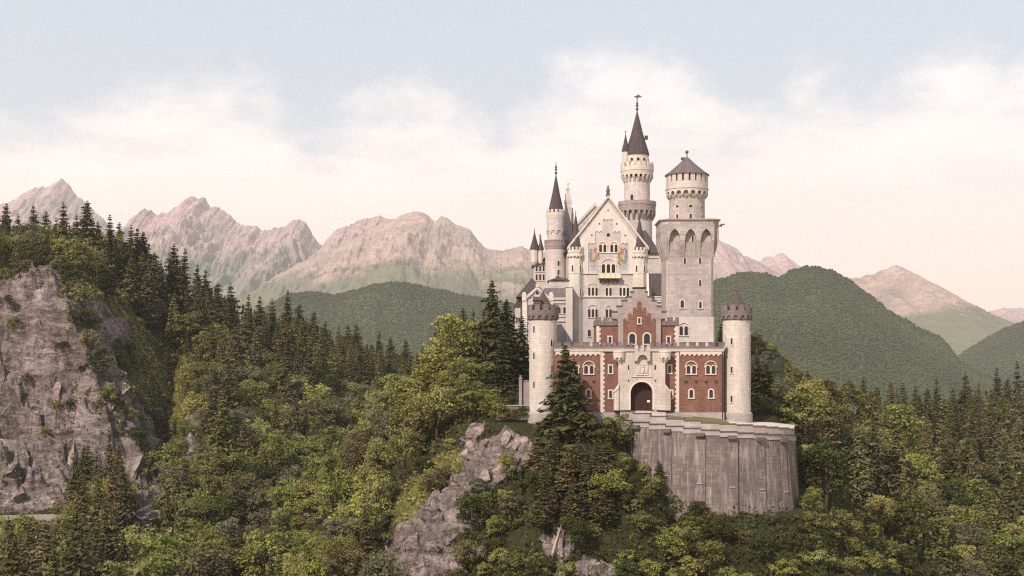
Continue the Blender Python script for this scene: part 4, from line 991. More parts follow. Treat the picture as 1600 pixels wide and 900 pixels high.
rf = MB(); cone_roof(rf, 0, 0, 19.2 * s, vz(243.5), vz(172), 16, .03, False); ro = rf.build('roof', M['slate'], mt)
MB().box(2.0, 2.9, -1.2, -.6, vz(219), vz(213)).build('roof_dormer', M['slate'], ro)
fi = finial(MB(), 0, 0, vz(174), 29 * s, .34, (.12, .3, .42)); fi.build('finial', M['metal'], ro)
vn = MB().poly(flat(0.0), [(-.05, vz(153)), (1.0, vz(152)), (1.5, vz(149.5)), (.9, vz(150.2)), (.5, vz(148)), (-.6, vz(150.6)), (-.9, vz(149.4)), (-.7, vz(152))], -.05, .05); vn.build('weathervane', M['metal'], ro)
stt = MB().lathe(-18.5 * s, -1.0, [(.3, vz(272)), (5.0 * s, vz(262)), (5.0 * s, vz(237))], 12); so = stt.build('side_turret', M['palace_pale'], mt)
c2 = MB(); cone_roof(c2, -18.5 * s, -1.0, 6.6 * s, vz(237.5), vz(210), 10, .05, False); finial(c2, -18.5 * s, -1.0, vz(211), 6.5 * s, .2, (.6,)); c2.build('side_turret_roof', M['slate'], so)

# ---- pinnacled chimney between stair tower and palace ----------------------
loc, ux, vz, s = frame_at(887.5, 470, 356.0)
ch = empty('pinnacle_chimney', loc, 'pale stone chimney stack topped by a small pinnacle behind the round stair tower', 'chimney')
MB().box(-5.0 * s, 5.0 * s, -1, 1, -12, vz(318)).box(-5.6 * s, 5.8 * s, -1.1, 1.1, vz(317.9), vz(313)).box(-4.2 * s, 4.4 * s, -.8, .8, vz(312.9), vz(308.5)).build('stack', M['palace_stone'], ch)
pn = MB().box(-1.9 * s, 1.9 * s, -.35, .35, vz(308.4), vz(297)).box(-2.7 * s, 2.7 * s, -.45, .45, vz(296.9), vz(295)).frustum((-2.0 * s, 2.0 * s, -.35, .35), (-.5 * s, .5 * s, -.1, .1), vz(294.9), vz(288)).ball((0, 0, vz(287)), .25, 8)
for x in (-3.9, 3.6): pn.box((x - .7) * s, (x + .7) * s, -.2, .2, vz(308.4), vz(303))
pn.build('pinnacle', M['palace_stone'], ch)
MB().box(5.81 * s, 8.6 * s, -.6, 1.6, -12, vz(333)).box(5.82 * s, 7.4 * s, -.4, .8, vz(332.9), vz(325)).build('flue', M['dark_stone'], ch)

# ---- wings on the left ----------------------------------------------------
def pyramid(mb, x0, x1, y0, y1, z0, z1, ov=.5):
    cx, cy = (x0 + x1) / 2, (y0 + y1) / 2
    return mb.prism([(x0 - ov, y0 - ov, z0), (x1 + ov, y0 - ov, z0), (x1 + ov, y1 + ov, z0), (x0 - ov, y1 + ov, z0)], [(cx - .05, cy - .05, z1), (cx + .05, cy - .05, z1), (cx + .05, cy + .05, z1), (cx - .05, cy + .05, z1)])
loc, ux, vz, s = frame_at(845, 562, 318.0)
kw = empty('ladies_wing', loc, 'pale gabled wing with rosette gable behind the left gate tower', 'building')
gp = [(816, 470), (816, 466), (821.5, 466), (837, 450), (841.5, 450), (858, 466.5), (863.5, 466.5), (863.5, 470)]
MB().box(ux(817), ux(862.5), 0, 9, -4, vz(470.1)).poly(flat(0), [(ux(x), vz(y)) for x, y in gp], -.9, 0).build('gabled_wall', M['palace_stone'], kw)
tr = MB()
tr.poly(flat(-.0), [(ux(x), vz(y)) for x, y in [(820, 464.5), (839.3, 447.5), (859.5, 465), (861, 468), (858, 468), (839.3, 452), (822.5, 467.5), (818, 467.5)]], 0.003, .35)
for x in (815.5, 857.5): tr.mbox(flat(0), ux(x), ux(x + 7), vz(470), vz(459.5), -.9, .5); tr.mbox(flat(0), ux(x + 1.2), ux(x + 5.8), vz(459.48), vz(456.5), -.7, .3)
tr.mbox(flat(0), ux(837), ux(842.5), vz(449.5), vz(443.5), -.9, .45)
for x in (816, 857): tr.mbox(flat(0), ux(x), ux(x + 7.4), -4, vz(470.1), 0.003, .3)
for y in (497, 502): tr.mbox(flat(0), ux(816), ux(864), vz(y + 1), vz(y), .31, .42)
tr.build('gable_trim', M['palace_pale'], kw)
window(kw, flat(0), ux(839.5), vz(460), .75, .75, 'round', .2, .12, sill=False)
for x, y in ((833, 463.5), (829, 466.5), (846, 463.5), (850, 466.5)): window(kw, flat(0), ux(x), vz(y), .3, .35, 'round', .1, .08, sill=False)
rf = MB().prism([(ux(815), .95, vz(468)), (ux(840), .95, vz(448)), (ux(864), .95, vz(468))], [(ux(815), 9.2, vz(468)), (ux(840), 9.2, vz(448)), (ux(864), 9.2, vz(468))])
rf.build('roof', M['slate'], kw)
pr_ = MB(); pyramid(pr_, ux(813), ux(852), 9.3, 17, vz(460), vz(427.5), .9); pr_.box(ux(813.5), ux(851.5), 9.3, 17, -4, vz(460.1))
pr_.build('pavilion_roof', M['slate'], kw)
lr = MB().prism([(ux(803), 9.5, vz(477)), (ux(815), 9.5, vz(477)), (ux(815), 17, vz(477)), (ux(803), 17, vz(477))], [(ux(812), 9.6, vz(455)), (ux(815), 9.6, vz(455)), (ux(815), 16.9, vz(455)), (ux(812), 16.9, vz(455))]); lr.build('lean_to_roof', M['slate'], kw)
MB().box(ux(804.5), ux(816.5), 9.6, 16.8, -4, vz(477.1)).build('side_wall', M['palace_stone'], kw)
for x in (808, 812): 
    for y in (500, 530, 552): window(kw, flat(9.6), ux(x), vz(y), .4, 1.0, 'rect', .14, .08)
for x in (819.5, 824): window(kw, flat(-.001), ux(x), vz(556), .45, 1.5, 'rect', .12, .08)

loc, ux, vz, s = frame_at(880, 562, 341.5)
rw = empty('link_wing', loc, 'low connecting wing with slate roof left of the palace front', 'building')
MB().box(ux(858), ux(890), 0, 12, -4, vz(468.5)).build('wall', M['palace_stone'], rw)
MB().box(ux(857), ux(893), -.3, .2, vz(468.4), vz(465)).mbox(flat(0), ux(858), ux(886), vz(474), vz(472.6), 0, .25).mbox(flat(0), ux(858), ux(890), vz(495.5), vz(494.5), 0, .25).mbox(flat(0), ux(858), ux(890), vz(502.5), vz(501.5), 0, .3).build('cornice', M['palace_pale'], rw)
MB().box(ux(884), ux(894.5), -.6, 3, -4, vz(449)).box(ux(883.4), ux(895), -.75, 3.1, vz(448.9), vz(447.4)).build('corner_pier', M['palace_pale'], rw)
MB().prism([(ux(848), -.2, vz(465)), (ux(888), -.2, vz(465)), (ux(888), 9, vz(465)), (ux(848), 9, vz(465))], [(ux(851), 2.5, vz(449)), (ux(888), 2.5, vz(449)), (ux(888), 7, vz(449)), (ux(851), 7, vz(449))]).build('roof', M['keep_slate'], rw)
br_ = MB().box(ux(858), ux(890), 3, 9, vz(462), vz(437)); br_.build('upper_wall', M['palace_stone'], rw)
up = MB().prism([(ux(856), 2.6, vz(437)), (ux(891), 2.6, vz(437)), (ux(891), 9.2, vz(437)), (ux(856), 9.2, vz(437))], [(ux(866), 5, vz(432.5)), (ux(891), 5, vz(432.5)), (ux(891), 7, vz(432.5)), (ux(866), 7, vz(432.5))])
pyramid(up, ux(866), ux(880), 2.7, 6, vz(436), vz(428), .2); finial(up, ux(873), 4.35, vz(428.5), 4 * s, .1, (.3,)); up.build('upper_roof', M['slate'], rw)
for x in (866, 874, 882): window(rw, flat(0), ux(x), vz(490), .6, 1.6, 'round', .15, .1)

loc, ux, vz, s = frame_at(838, 470, 375.0)
nt = empty('corner_turret_wing', loc, 'narrow rear wing with two small spired turrets at the far left', 'building')
MB().box(ux(834), ux(856), 0, 10, -6, vz(412)).build('wall', M['palace_stone'], nt)
MB().prism([(ux(831), -.6, vz(415)), (ux(858), -.6, vz(410)), (ux(858), 10, vz(410)), (ux(831), 10, vz(415))], [(ux(834), 2, vz(411)), (ux(858), 4, vz(397)), (ux(858), 6, vz(397)), (ux(834), 6, vz(411))]).build('roof', M['slate'], nt)
for x, rr_, y0, y1, tip in ((835.2, 6.0, 408, 389, 361), (845.0, 3.8, 404, 389.5, 371)):
    t_ = MB().lathe(ux(x), .3, [(.5, vz(416)), (rr_ * s, vz(409)), (rr_ * s, vz(y1))], 10, False); to = t_.build('turret', M['palace_pale'], nt)
    t_ = MB(); cone_roof(t_, ux(x), .3, (rr_ + 1.6) * s, vz(y1 + .6), vz(tip), 8, .05, False); finial(t_, ux(x), .3, vz(tip + 1), 6 * s, .16, (.3,)); t_.build('turret_roof', M['slate'], to)
MB().box(ux(843), ux(845.5), 3, 3.5, vz(390), vz(364)).build('chimney', M['gable_stone'], nt)
for x in (838.5, 844, 849.5): window(nt, flat(0), ux(x), vz(424), .5, 1.6, 'rect', .14, .08); window(nt, flat(0), ux(x), vz(438), .5, 1.6, 'rect', .14, .08)

# ---- knights' building on the right, between palace and square tower -------
loc, ux, vz, s = frame_at(1024, 548, 366.0)
kb = empty('rear_wing', loc, 'rear wing with steep slate roof right of the palace gable', 'building')
MB().box(ux(1003), ux(1030), 0, 14, -6, vz(396.6)).frieze(flat(0), ux(1003), ux(1030), vz(404), vz(399), 10, .3, .01, .25).build('wall', M['palace_stone'], kb)
MB().prism([(ux(985), -.8, vz(396.5)), (ux(1032), -.8, vz(396.5)), (ux(1032), 14.5, vz(396.5)), (ux(985), 14.5, vz(396.5))], [(ux(985), 5, vz(357)), (ux(1012), 5, vz(357)), (ux(1012), 9, vz(357)), (ux(985), 9, vz(357))]).build('roof', M['slate'], kb)
loc, ux, vz, s = frame_at(1030, 540, 320.0)
kb = empty('knights_wing', loc, 'low wing with slate roof joining the square tower', 'building')
MB().box(ux(1010), ux(1043), 0, 12, -4, vz(463)).build('wall', M['palace_stone'], kb)
MB().prism([(ux(1013), -.5, vz(462)), (ux(1043), -.5, vz(462)), (ux(1043), 12, vz(462)), (ux(1013), 12, vz(462))], [(ux(1016), 5, vz(424.5)), (ux(1043), 5, vz(424.5)), (ux(1043), 7, vz(424.5)), (ux(1016), 7, vz(424.5))]).build('roof', M['slate'], kb)
MB().prism([(ux(1010.5), -.7, vz(463)), (ux(1014), -.7, vz(463)), (ux(1014), 1.0, vz(463)), (ux(1010.5), 1.0, vz(463))], [(ux(1014), 4.7, vz(424)), (ux(1016.6), 4.7, vz(424)), (ux(1016.6), 7.2, vz(424)), (ux(1014), 7.2, vz(424))]).build('verge', M['coping'], kb)
MB().frieze(flat(-.01), ux(1022), ux(1043), vz(470), vz(465), 7, .3, 0, .3).mbox(flat(0), ux(1020), ux(1043), vz(464.9), vz(463), 0, .5).mbox(flat(0), ux(1020), ux(1043), vz(472), vz(470.1), 0, .35).build('arcade_frieze', M['palace_pale'], kb, recalc=False)
for x in (1027, 1036): window(kb, flat(0), ux(x), vz(487), .6, 1.5, 'rect', .14, .08)
MB().box(ux(1018), ux(1020), -.9, -.55, vz(520), vz(452)).build('drain_pipe', M['iron'], kb)

# ---- retaining wall and the drive on top of it ------------------------------
S_ = lambda px, Y: (px - 800) * Y / F
WP = [(966, 247.5), (985, 244.5), (1010, 241.5), (1040, 239.2), (1075, 237.4), (1110, 236.4), (1145, 236.2), (1180, 237.0), (1210, 238.8), (1230, 241.0), (1238.5, 244.5), (1242, 250), (1243, 262)]
def wall_xy(px):
    return S_(px, float(np.interp(px, [p[0] for p in WP], [p[1] for p in WP]))), float(np.interp(px, [p[0] for p in WP], [p[1] for p in WP]))
wx0, wy0 = wall_xy(1100)
rw = empty('retaining_wall', (wx0, wy0, -20.0), 'tall curved grey stone retaining wall with stepped parapet under the gatehouse drive', 'wall')
LW = lambda x, y, z: (x - wx0, y - wy0, z + 20.0)
def seg_normal(i):
    x0, y0 = S_(*WP[max(i - 1, 0)]), WP[max(i - 1, 0)][1]; x1, y1 = S_(*WP[min(i + 1, len(WP) - 1)]), WP[min(i + 1, len(WP) - 1)][1]
    d = math.hypot(x1 - x0, y1 - y0); return ((y1 - y0) / d, -(x1 - x0) / d)
ledge_py = lambda px: np.interp(px, [966, 985, 1060, 1100, 1160, 1240, 1243], [656, 659, 668, 672.5, 677.5, 682, 683])
body = MB(); run = 0
st_ = []
for i, (px, Y) in enumerate(WP):
    nx_, ny_ = seg_normal(i); x = S_(px, Y); zt = (600 - ledge_py(px)) * Y / F; zb = -34.0
    if i: run += math.hypot(x - S_(*WP[i - 1]), Y - WP[i - 1][1])
    ba_ = 1.7 if i < 9 else 2.3
    st_.append((LW(x, Y, zt), LW(x + nx_ * ba_, Y + ny_ * ba_, zb), LW(x - nx_ * 2, Y - ny_ * 2, zt), run, zt))
for a, b in zip(st_[:-1], st_[1:]):
    body.add([a[1], b[1], b[0], a[0], a[2], b[2]], [(0, 1, 2, 3), (3, 2, 5, 4)], [[(a[3], -34), (b[3], -34), (b[3], b[4]), (a[3], a[4])], [(a[3], 0), (b[3], 0), (b[3], 2), (a[3], 2)]])
body.build('wall_face', M['retaining_stone'], rw)
def on_wall(px):    # point, outward normal, along
    i = int(np.clip(np.searchsorted([p[0] for p in WP], px), 1, len(WP) - 1)); x, Y = wall_xy(px)
    x0, y0, x1, y1 = S_(*WP[i - 1]), WP[i - 1][1], S_(*WP[i]), WP[i][1]; d = math.hypot(x1 - x0, y1 - y0); ax, ay = (x1 - x0) / d, (y1 - y0) / d
    return x, Y, (ay, -ax), (ax, ay)
def wmap(px, lean=True):
    x, Y, n, a = on_wall(px); zt = (600 - ledge_py(px)) * Y / F
    def m(u, v, w):
        q = w + (1.7 * (zt - v) / (zt + 34.0) if lean else 0)
        return LW(x + a[0] * u + n[0] * q, Y + a[1] * u + n[1] * q, v)
    return m, zt
# flat buttresses, each with a dark drain stone at its head
for px, wd in ((997, 1.2), (1043, 1.8), (1094, 1.9), (1143.5, 1.9), (1186, 1.6), (1222, 1.4)):
    m_, zt = wmap(px)
    b = MB().mbox(m_, -wd / 2, wd / 2, -33, zt - 1.6, -.2, .24).build('buttress', M['retaining_stone'], rw)
    MB().mbox(m_, -.75, .75, zt - 1.05, zt - .45, 0, .85).build('drain_stone', M['copingdark'], b)
    k = MB()
    k.mbox(m_, -.5, .5, zt - 8.5 - (px % 7) * .3, zt - 8.34 - (px % 7) * .3, .25, .4)
    k.build('ledge_stone', M['parapet_stone'], b)
# stepped parapet (upper) and stepped ledge course (lower)
steps_ = [(968, 988, 643), (988, 1015, 646.5), (1015, 1040, 651), (1040, 1068, 655), (1068, 1095, 658), (1095, 1124, 661), (1124, 1151, 663), (1151, 1177, 664.5), (1177, 1198, 666.5), (1198, 1217, 668), (1217, 1233, 669.5), (1233, 1239, 671), (1239, 1242.5, 672)]
pt = MB(); cpn = MB(); lc = MB(); lcp = MB()
for a, b, y in steps_:
    n_ = 2
    for k in range(n_):
        pa_, pb_ = a + (b - a) * k / n_, a + (b - a) * (k + 1) / n_
        xa, Ya, na_, _ = on_wall(pa_ + .01); xb, Yb, nb_, _ = on_wall(pb_ - .01)
        z1 = (600 - y) * (Ya + Yb) / 2 / F; zm = (600 - ledge_py((a + b) / 2)) * (Ya + Yb) / 2 / F
        def q(o, z): return [LW(xa + na_[0] * o, Ya + na_[1] * o, z), LW(xb + nb_[0] * o, Yb + nb_[1] * o, z)]
        def slab(mb, o0, o1, z0, z1_):
            A, B, C, D_ = q(o0, z0), q(o1, z0), q(o0, z1_), q(o1, z1_)
            mb.prism([A[0], A[1], B[1], B[0]], [C[0], C[1], D_[1], D_[0]])
        slab(pt, -.75, -.1, zm - 1.5, z1); slab(cpn, -.85, .02, z1 + .005, z1 + .16)
        slab(lc, -.095, .22, zm - .75, zm + .12); slab(lcp, -.095, .42, zm + .125, zm + .26)
pt.build('parapet', M['parapet_stone'], rw); cpn.build('parapet_coping', M['copingdark'], rw)
lc.build('ledge_course', M['parapet_stone'], rw); lcp.build('ledge_coping', M['copingdark'], rw)

# drive from the gate down along the parapet, with a strip of grass
def drive():
    n = 40; ins = []; out = []
    for i in range(n + 1):
        px = 968 + (1242 - 968) * i / n; x, Y, nn, _ = on_wall(min(px, 1241.9)); yy = np.interp(px, [968, 1000, 1060, 1120, 1180, 1242], [645.5, 647, 660, 666, 670, 674])
        z = (600 - yy) * Y / F; out.append((x - nn[0] * .3, Y - nn[1] * .3, z))
        yb = 252.5 if px < 1130 else 258.0
        gz = np.interp(px, [968, 985, 1018, 1060, 1130, 1242], [-4.75, -4.65, -4.65, -5.3, -6.1, -7.6]); ins.append((S_(px, yb), yb, gz))
    V = []; K = 6
    for a, b in zip(out, ins):
        for k in range(K + 1): t = k / K; V.append(tuple(a[j] * (1 - t) + b[j] * t for j in range(3)))
    q = [(i * (K + 1) + k, (i + 1) * (K + 1) + k, (i + 1) * (K + 1) + k + 1, i * (K + 1) + k + 1) for i in range(n) for k in range(K)]
    gr = []
    for x, y, z in V:
        px = 800 + x * F / y; gr.append(float(sstep(1030, 1050, px) * sstep(1150, 1128, px) * sstep(251.6, 249.5, y)))
    return np_mesh('drive', V, q, M['gravel'], True, {'grass': gr})
m, t, out = new_mat('gravel'); ob = t.new('ShaderNodeTexCoord').outputs['Object']; gs = t.new('ShaderNodeAttribute', attribute_name='grass').outputs['Fac']
nb = t.noise(ob, 1.3, 5, 0.65)
principled(t, out, t.mix(t.ramp(t.math('ADD', gs, t.math('MULTIPLY', t.math('SUBTRACT', nb, .5), .6)), [(.4, 0.0), (.55, 1.0)]), t.mix(nb, (0.42, 0.34, 0.29), (0.58, 0.49, 0.43)), t.mix(nb, (0.10, 0.085, 0.02), (0.19, 0.15, 0.04))), 0.95, nb, .3, .05); M['gravel'] = m
tag(link('drive', drive()), kind='structure')
# low curved wall beside the gate
gw = MB(); P_ = [(1021, 250 - 1.6, 640), (1026, 247.5, 645), (1040, 247.2, 648), (1060, 247.6, 649.5), (1082, 248.2, 650.5)]
for (a, ya, pa1), (b, yb, pb1) in zip(P_[:-1], P_[1:]):
    xa, xb = S_(a, ya), S_(b, yb); za, zb_ = (600 - pa1) * ya / F + .2, (600 - pb1) * yb / F + .45
    gw.prism([(xa, ya - .25, za - 2.2), (xb, yb - .25, zb_ - 2.4), (xb, yb + .25, zb_ - 2.4), (xa, ya + .25, za - 2.2)], [(xa, ya - .25, za), (xb, yb - .25, zb_), (xb, yb + .25, zb_), (xa, ya + .25, za)])
def rebase(mb, p):
    mb.v = [(x - p[0], y - p[1], z - p[2]) for x, y, z in mb.v]; return mb
p0 = (S_(1050, 247.4), 247.4, -6.5)
o = rebase(gw, p0).build('low_wall', M['parapet_stone']); o.location = p0
ft_ = MB()
for a, b, za, zb_ in ((1168, 1190, 806, 850), (1190, 1212, 804, 866)):
    ya = 233.6; ft_.prism([(S_(a, ya) - wx0, ya - 1.6 - wy0, (600 - zb_) * ya / F + 20), (S_(b, ya) - wx0, ya - 1.9 - wy0, (600 - zb_) * ya / F + 20), (S_(b, ya) - wx0, ya + 3 - wy0, (600 - zb_) * ya / F + 20), (S_(a, ya) - wx0, ya + 3 - wy0, (600 - zb_) * ya / F + 20)],
        [(S_(a, ya) - wx0, ya - wy0, (600 - za) * ya / F + 20), (S_(b, ya) - wx0, ya - wy0, (600 - za) * ya / F + 20), (S_(b, ya) - wx0, ya + 3 - wy0, (600 - za) * ya / F + 20), (S_(a, ya) - wx0, ya + 3 - wy0, (600 - za) * ya / F + 20)])
ft_.build('footing', M['retaining_stone'], rw)
tag(o, 'low curved stone wall beside the gate opening', 'wall')
# garden terrace with posts left of the gate tower
g0 = (S_(806, 256), 256.0, (600 - 636) * 256 / F)
tr_ = empty('terrace_wall', g0, 'small garden terrace wall with a post left of the gate tower', 'wall')
k = 256 / F
def bx_(mb, a, b, y0, y1, c, d): return mb.box((a - 806) * k, (b - 806) * k, y0, y1, (636 - c) * k, (636 - d) * k)
bx_(MB(), 776, 826, 0, .5, 660, 634.5).build('wall', M['dark_stone'], tr_); bx_(MB(), 775, 827, -.1, .6, 634.4, 632.8).build('coping', M['parapet_stone'], tr_)
pst = bx_(MB(), 811, 815.5, 2.0, 2.5, 634, 592); bx_(pst, 810, 816.5, 1.9, 2.6, 591.9, 590); bx_(pst, 812, 814.5, 2.1, 2.4, 589.9, 586); pst.build('post', M['gable_stone'], tr_)
bx_(bx_(MB(), 816, 827, 2.5, 2.9, 634, 596), 816, 827, 2.4, 3.0, 595.9, 594).build('upper_wall', M['gable_stone'], tr_)
bx_(MB(), 784, 811, 2.1, 2.2, 603, 602).build('rail', M['iron'], tr_)
# ------------------------------------------------------------------ trees
def quad_cloud(C, N, size, rng, asp=(0.6, 1.0)):
    """leaf-sized faces at C facing N; returns verts (n*4,3)"""
    n = len(C); N = N / np.maximum(np.linalg.norm(N, axis=1, keepdims=True), 1e-6)
    a = rng.normal(size=(n, 3)); a -= (a * N).sum(1, keepdims=True) * N; a /= np.maximum(np.linalg.norm(a, axis=1, keepdims=True), 1e-6)
    b = np.cross(N, a); s = np.asarray(size).reshape(-1, 1); k = rng.uniform(asp[0], asp[1], (n, 1))
    o = rng.uniform(-.25, .25, (n, 1))
    return np.stack([C - a * s * .5, C + b * s * k * .5 + a * s * o, C + a * s * .5, C - b * s * k * .5 + a * s * o], 1).reshape(-1, 3)
def crown_mesh(name, V, shade, warm, mat):
    n = len(V) // 4; q = np.arange(n * 4).reshape(-1, 4)
    return np_mesh(name, V, q, mat, False, {'shade': np.repeat(shade, 4), 'warm': np.repeat(warm, 4)})
def trunk_mesh(name, parts):
    mb = MB()
    for pts, rad, seg in parts: mb.tube(pts, rad, seg)
    o = mb.build(name, M['bark'], None, recalc=False); me = o.data; bpy.data.objects.remove(o); return me

def broadleaf_proto(seed, h, Rr, nclump=46, nleaf=58, leaf=0.55, low=0.18, lobes=0.35):
    rng = np.random.default_rng(seed)
    cz = h * (0.5 + low * 0.55); sz = h * (0.5 - low * 0.5)
    d = rng.normal(size=(nclump, 3)); d /= np.linalg.norm(d, axis=1, keepdims=True)
    d[:, 2] = np.where(d[:, 2] < -0.55, -d[:, 2], d[:, 2])
    ph = rng.uniform(0, 6.28, 3)
    lob = 1 + lobes * (np.sin(2 * np.arctan2(d[:, 1], d[:, 0]) + ph[0]) * .4 + np.sin(3 * np.arctan2(d[:, 1], d[:, 0]) + ph[1] + 2 * d[:, 2]) * .6)
    rad = rng.uniform(0.45, 0.92, nclump) ** 0.6 * lob
    C = d * rad[:, None] * np.array([Rr, Rr, sz]) + np.array([0, 0, cz])
    cr = Rr * rng.uniform(0.20, 0.38, nclump)
    cs = rng.uniform(0.76, 1.24, nclump); cw = rng.uniform(0, 0.16, nclump) ** 1.5
    P = []; Nn = []; S = []; Wm = []
    for k in range(nclump):
        u = rng.normal(size=(nleaf, 3)); u /= np.linalg.norm(u, axis=1, keepdims=True)
        u[:, 2] = np.where(rng.random(nleaf) < .65, np.abs(u[:, 2]), u[:, 2])
        p = C[k] + u * cr[k] * (rng.uniform(0.5, 1.08, (nleaf, 1))) * np.array([1, 1, .72])
        P.append(p); Nn.append(u * .7 + np.array([0, 0, .55]) + rng.normal(size=(nleaf, 3)) * .45)
        S.append(cs[k] * rng.uniform(.78, 1.25, nleaf)); Wm.append(np.full(nleaf, cw[k]))
    P = np.concatenate(P); Nn = np.concatenate(Nn)
    V = quad_cloud(P, Nn, leaf * rng.uniform(.55, 1.25, len(P)), rng)
    cm = crown_mesh('crown', V, np.concatenate(S), np.concatenate(Wm), M['leaf'])
    tr = [([(0, 0, -1.2), (rng.uniform(-.1, .1), rng.uniform(-.1, .1), h * .25), (rng.uniform(-.3, .3), rng.uniform(-.3, .3), h * .72)], [h * .026, h * .02, h * .006], 7)]
    for k in rng.choice(nclump, 9, replace=False):
        z0 = rng.uniform(.2, .5) * h; e = C[k]
        tr.append(([(0, 0, z0), tuple(np.array([0, 0, z0]) * .45 + e * .55 + np.array([0, 0, .3])), tuple(e)], [h * .011, h * .007, h * .003], 5))
    return trunk_mesh('trunk', tr), cm

def fir_proto(seed, h, Rr, whorls=26, per=8, k=5, base=0.1, sparse=0.0, lean=0.0, ragged=0.0):
    rng = np.random.default_rng(seed); P = []; Nn = []; S = []; Z = []; Ssh = []
    for w in range(whorls):
        f = (w + rng.uniform(-.3, .3)) / (whorls - 1); f = min(max(f, 0), 1)
        z0_ = h * (base + (0.985 - base) * f ** 0.92); dz_ = h / whorls * .8
        rad = Rr * ((1 - f) ** 0.78 * rng.uniform(.80, 1.12) + 0.05)
        m = max(4, int(per * (1 - .45 * f)))
        ph = rng.uniform(0, 6.28)
        for b in range(m):
            if rng.random() < sparse: continue
            z = z0_ + rng.uniform(-.6, .6) * dz_ * (1 - .6 * f)
            a = ph + b * 2 * math.pi / m + rng.uniform(-.25, .25); L = rad * rng.uniform(.62 - ragged * .5, 1.12 + ragged * .5); droop = rng.uniform(.18, .42) * (1.15 - f)
            sh = rng.uniform(.65, 1.3); ca, sa = math.cos(a), math.sin(a)
            for j in range(k):
                s = (j + .6) / k; c = np.array([ca * L * s, sa * L * s, z + L * (.10 * s - droop * s * s) ])
                wdt = L * (.34 * (1 - .55 * s)) + .26
                for sd_ in (-1, 1):
                    off = np.array([-sa, ca, 0]) * sd_ * wdt * .55 + np.array([0, 0, -wdt * .16]) + rng.normal(size=3) * .06 * L
                    P.append(c + off); Nn.append(np.array([ca * .35 - sa * sd_ * .45, sa * .35 + ca * sd_ * .45, .8]) + rng.normal(size=3) * .35)
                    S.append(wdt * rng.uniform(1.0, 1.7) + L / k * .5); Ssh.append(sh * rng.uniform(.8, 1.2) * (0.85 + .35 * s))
    P = np.array(P); P[:, 0] += lean * (P[:, 2] / h) ** 2 * h
    V = quad_cloud(P, np.array(Nn), np.array(S), rng, (.35, .6))
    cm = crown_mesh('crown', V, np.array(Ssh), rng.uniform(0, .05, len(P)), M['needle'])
    return trunk_mesh('trunk', [([(0, 0, -1.5), (lean * .25 * h, 0, h * .5), (lean * h, 0, h * .99)], [h * .016, h * .011, h * .0015], 7)]), cm

BL = [broadleaf_proto(100 + i, 13.0, 5.0 + .35 * (i % 3), 44 + 4 * (i % 3), 60, .62, .12 + .05 * (i % 3), .3 + .1 * (i % 2)) for i in range(7)]
BUSH = [broadleaf_proto(300 + i, 4.5, 2.9, 26, 60, .40, 0.0, .5) for i in range(5)]
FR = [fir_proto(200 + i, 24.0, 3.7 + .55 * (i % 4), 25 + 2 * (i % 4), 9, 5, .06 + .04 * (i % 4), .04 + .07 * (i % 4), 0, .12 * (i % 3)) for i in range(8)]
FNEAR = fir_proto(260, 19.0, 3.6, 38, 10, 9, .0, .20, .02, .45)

TREES = []      # (proto pair, x, y, z, scale xy, scale z, rot, colour, name, label, category, group, height, radius, keep)
def col_j(c, rng, j=.16):
    k = rng.uniform(1 - j, 1 + j); return (c[0] * k * rng.uniform(.92, 1.08), c[1] * k, c[2] * k * rng.uniform(.85, 1.15), 1)
CB = {'olive': (.185, .178, .058), 'yellow green': (.290, .275, .085), 'bright green': (.205, .215, .062), 'russet': (.150, .118, .060), 'grey green': (.170, .160, .098), 'deep green': (.070, .078, .026)}
CF = {'dark': (.070, .064, .028), 'brownish': (.108, .084, .040), 'olive': (.104, .100, .038)}
rngT = np.random.default_rng(11)
def H1(x, y): return float(terrain(np.array([x]), np.array([y]))[0])
def add(kind, x, y, h, col, name, label, group, z=None, rad=None, keep=False, proto=None, cat='tree'):
    P, h0, r0 = {'fir': (FR, 24.0, 4.2), 'leaf': (BL, 13.0, 5.2), 'bush': (BUSH, 4.5, 2.9)}[kind]
    p = proto or P[rngT.integers(len(P))]
    if proto: h0, r0 = 19.0, 3.6
    sz = h / h0; sx = (rad / r0) if rad else sz * rngT.uniform(.85, 1.15)
    z = H1(x, y) - .3 if z is None else z
    TREES.append(dict(p=p, x=x, y=y, z=z, sx=sx, sz=sz, rot=rngT.uniform(0, 6.28), col=col, name=name, label=label, cat=cat, group=group, h=h, r=sx * r0, keep=keep, kind=kind))
def by_top(px, pyt, Ys, hw):
    """stand a tree of about height hw so that its tip is seen at (px, pyt)"""
    Ys = np.arange(*Ys, 3.0); X = (px - 800) * Ys / F; Z = terrain(X, Ys); zt = (600 - pyt) * Ys / F
    e = np.abs(zt - Z - hw); i = int(np.argmin(e)); return float(X[i]), float(Ys[i]), float(Z[i]) - .3, float(zt[i] - Z[i] + .3)

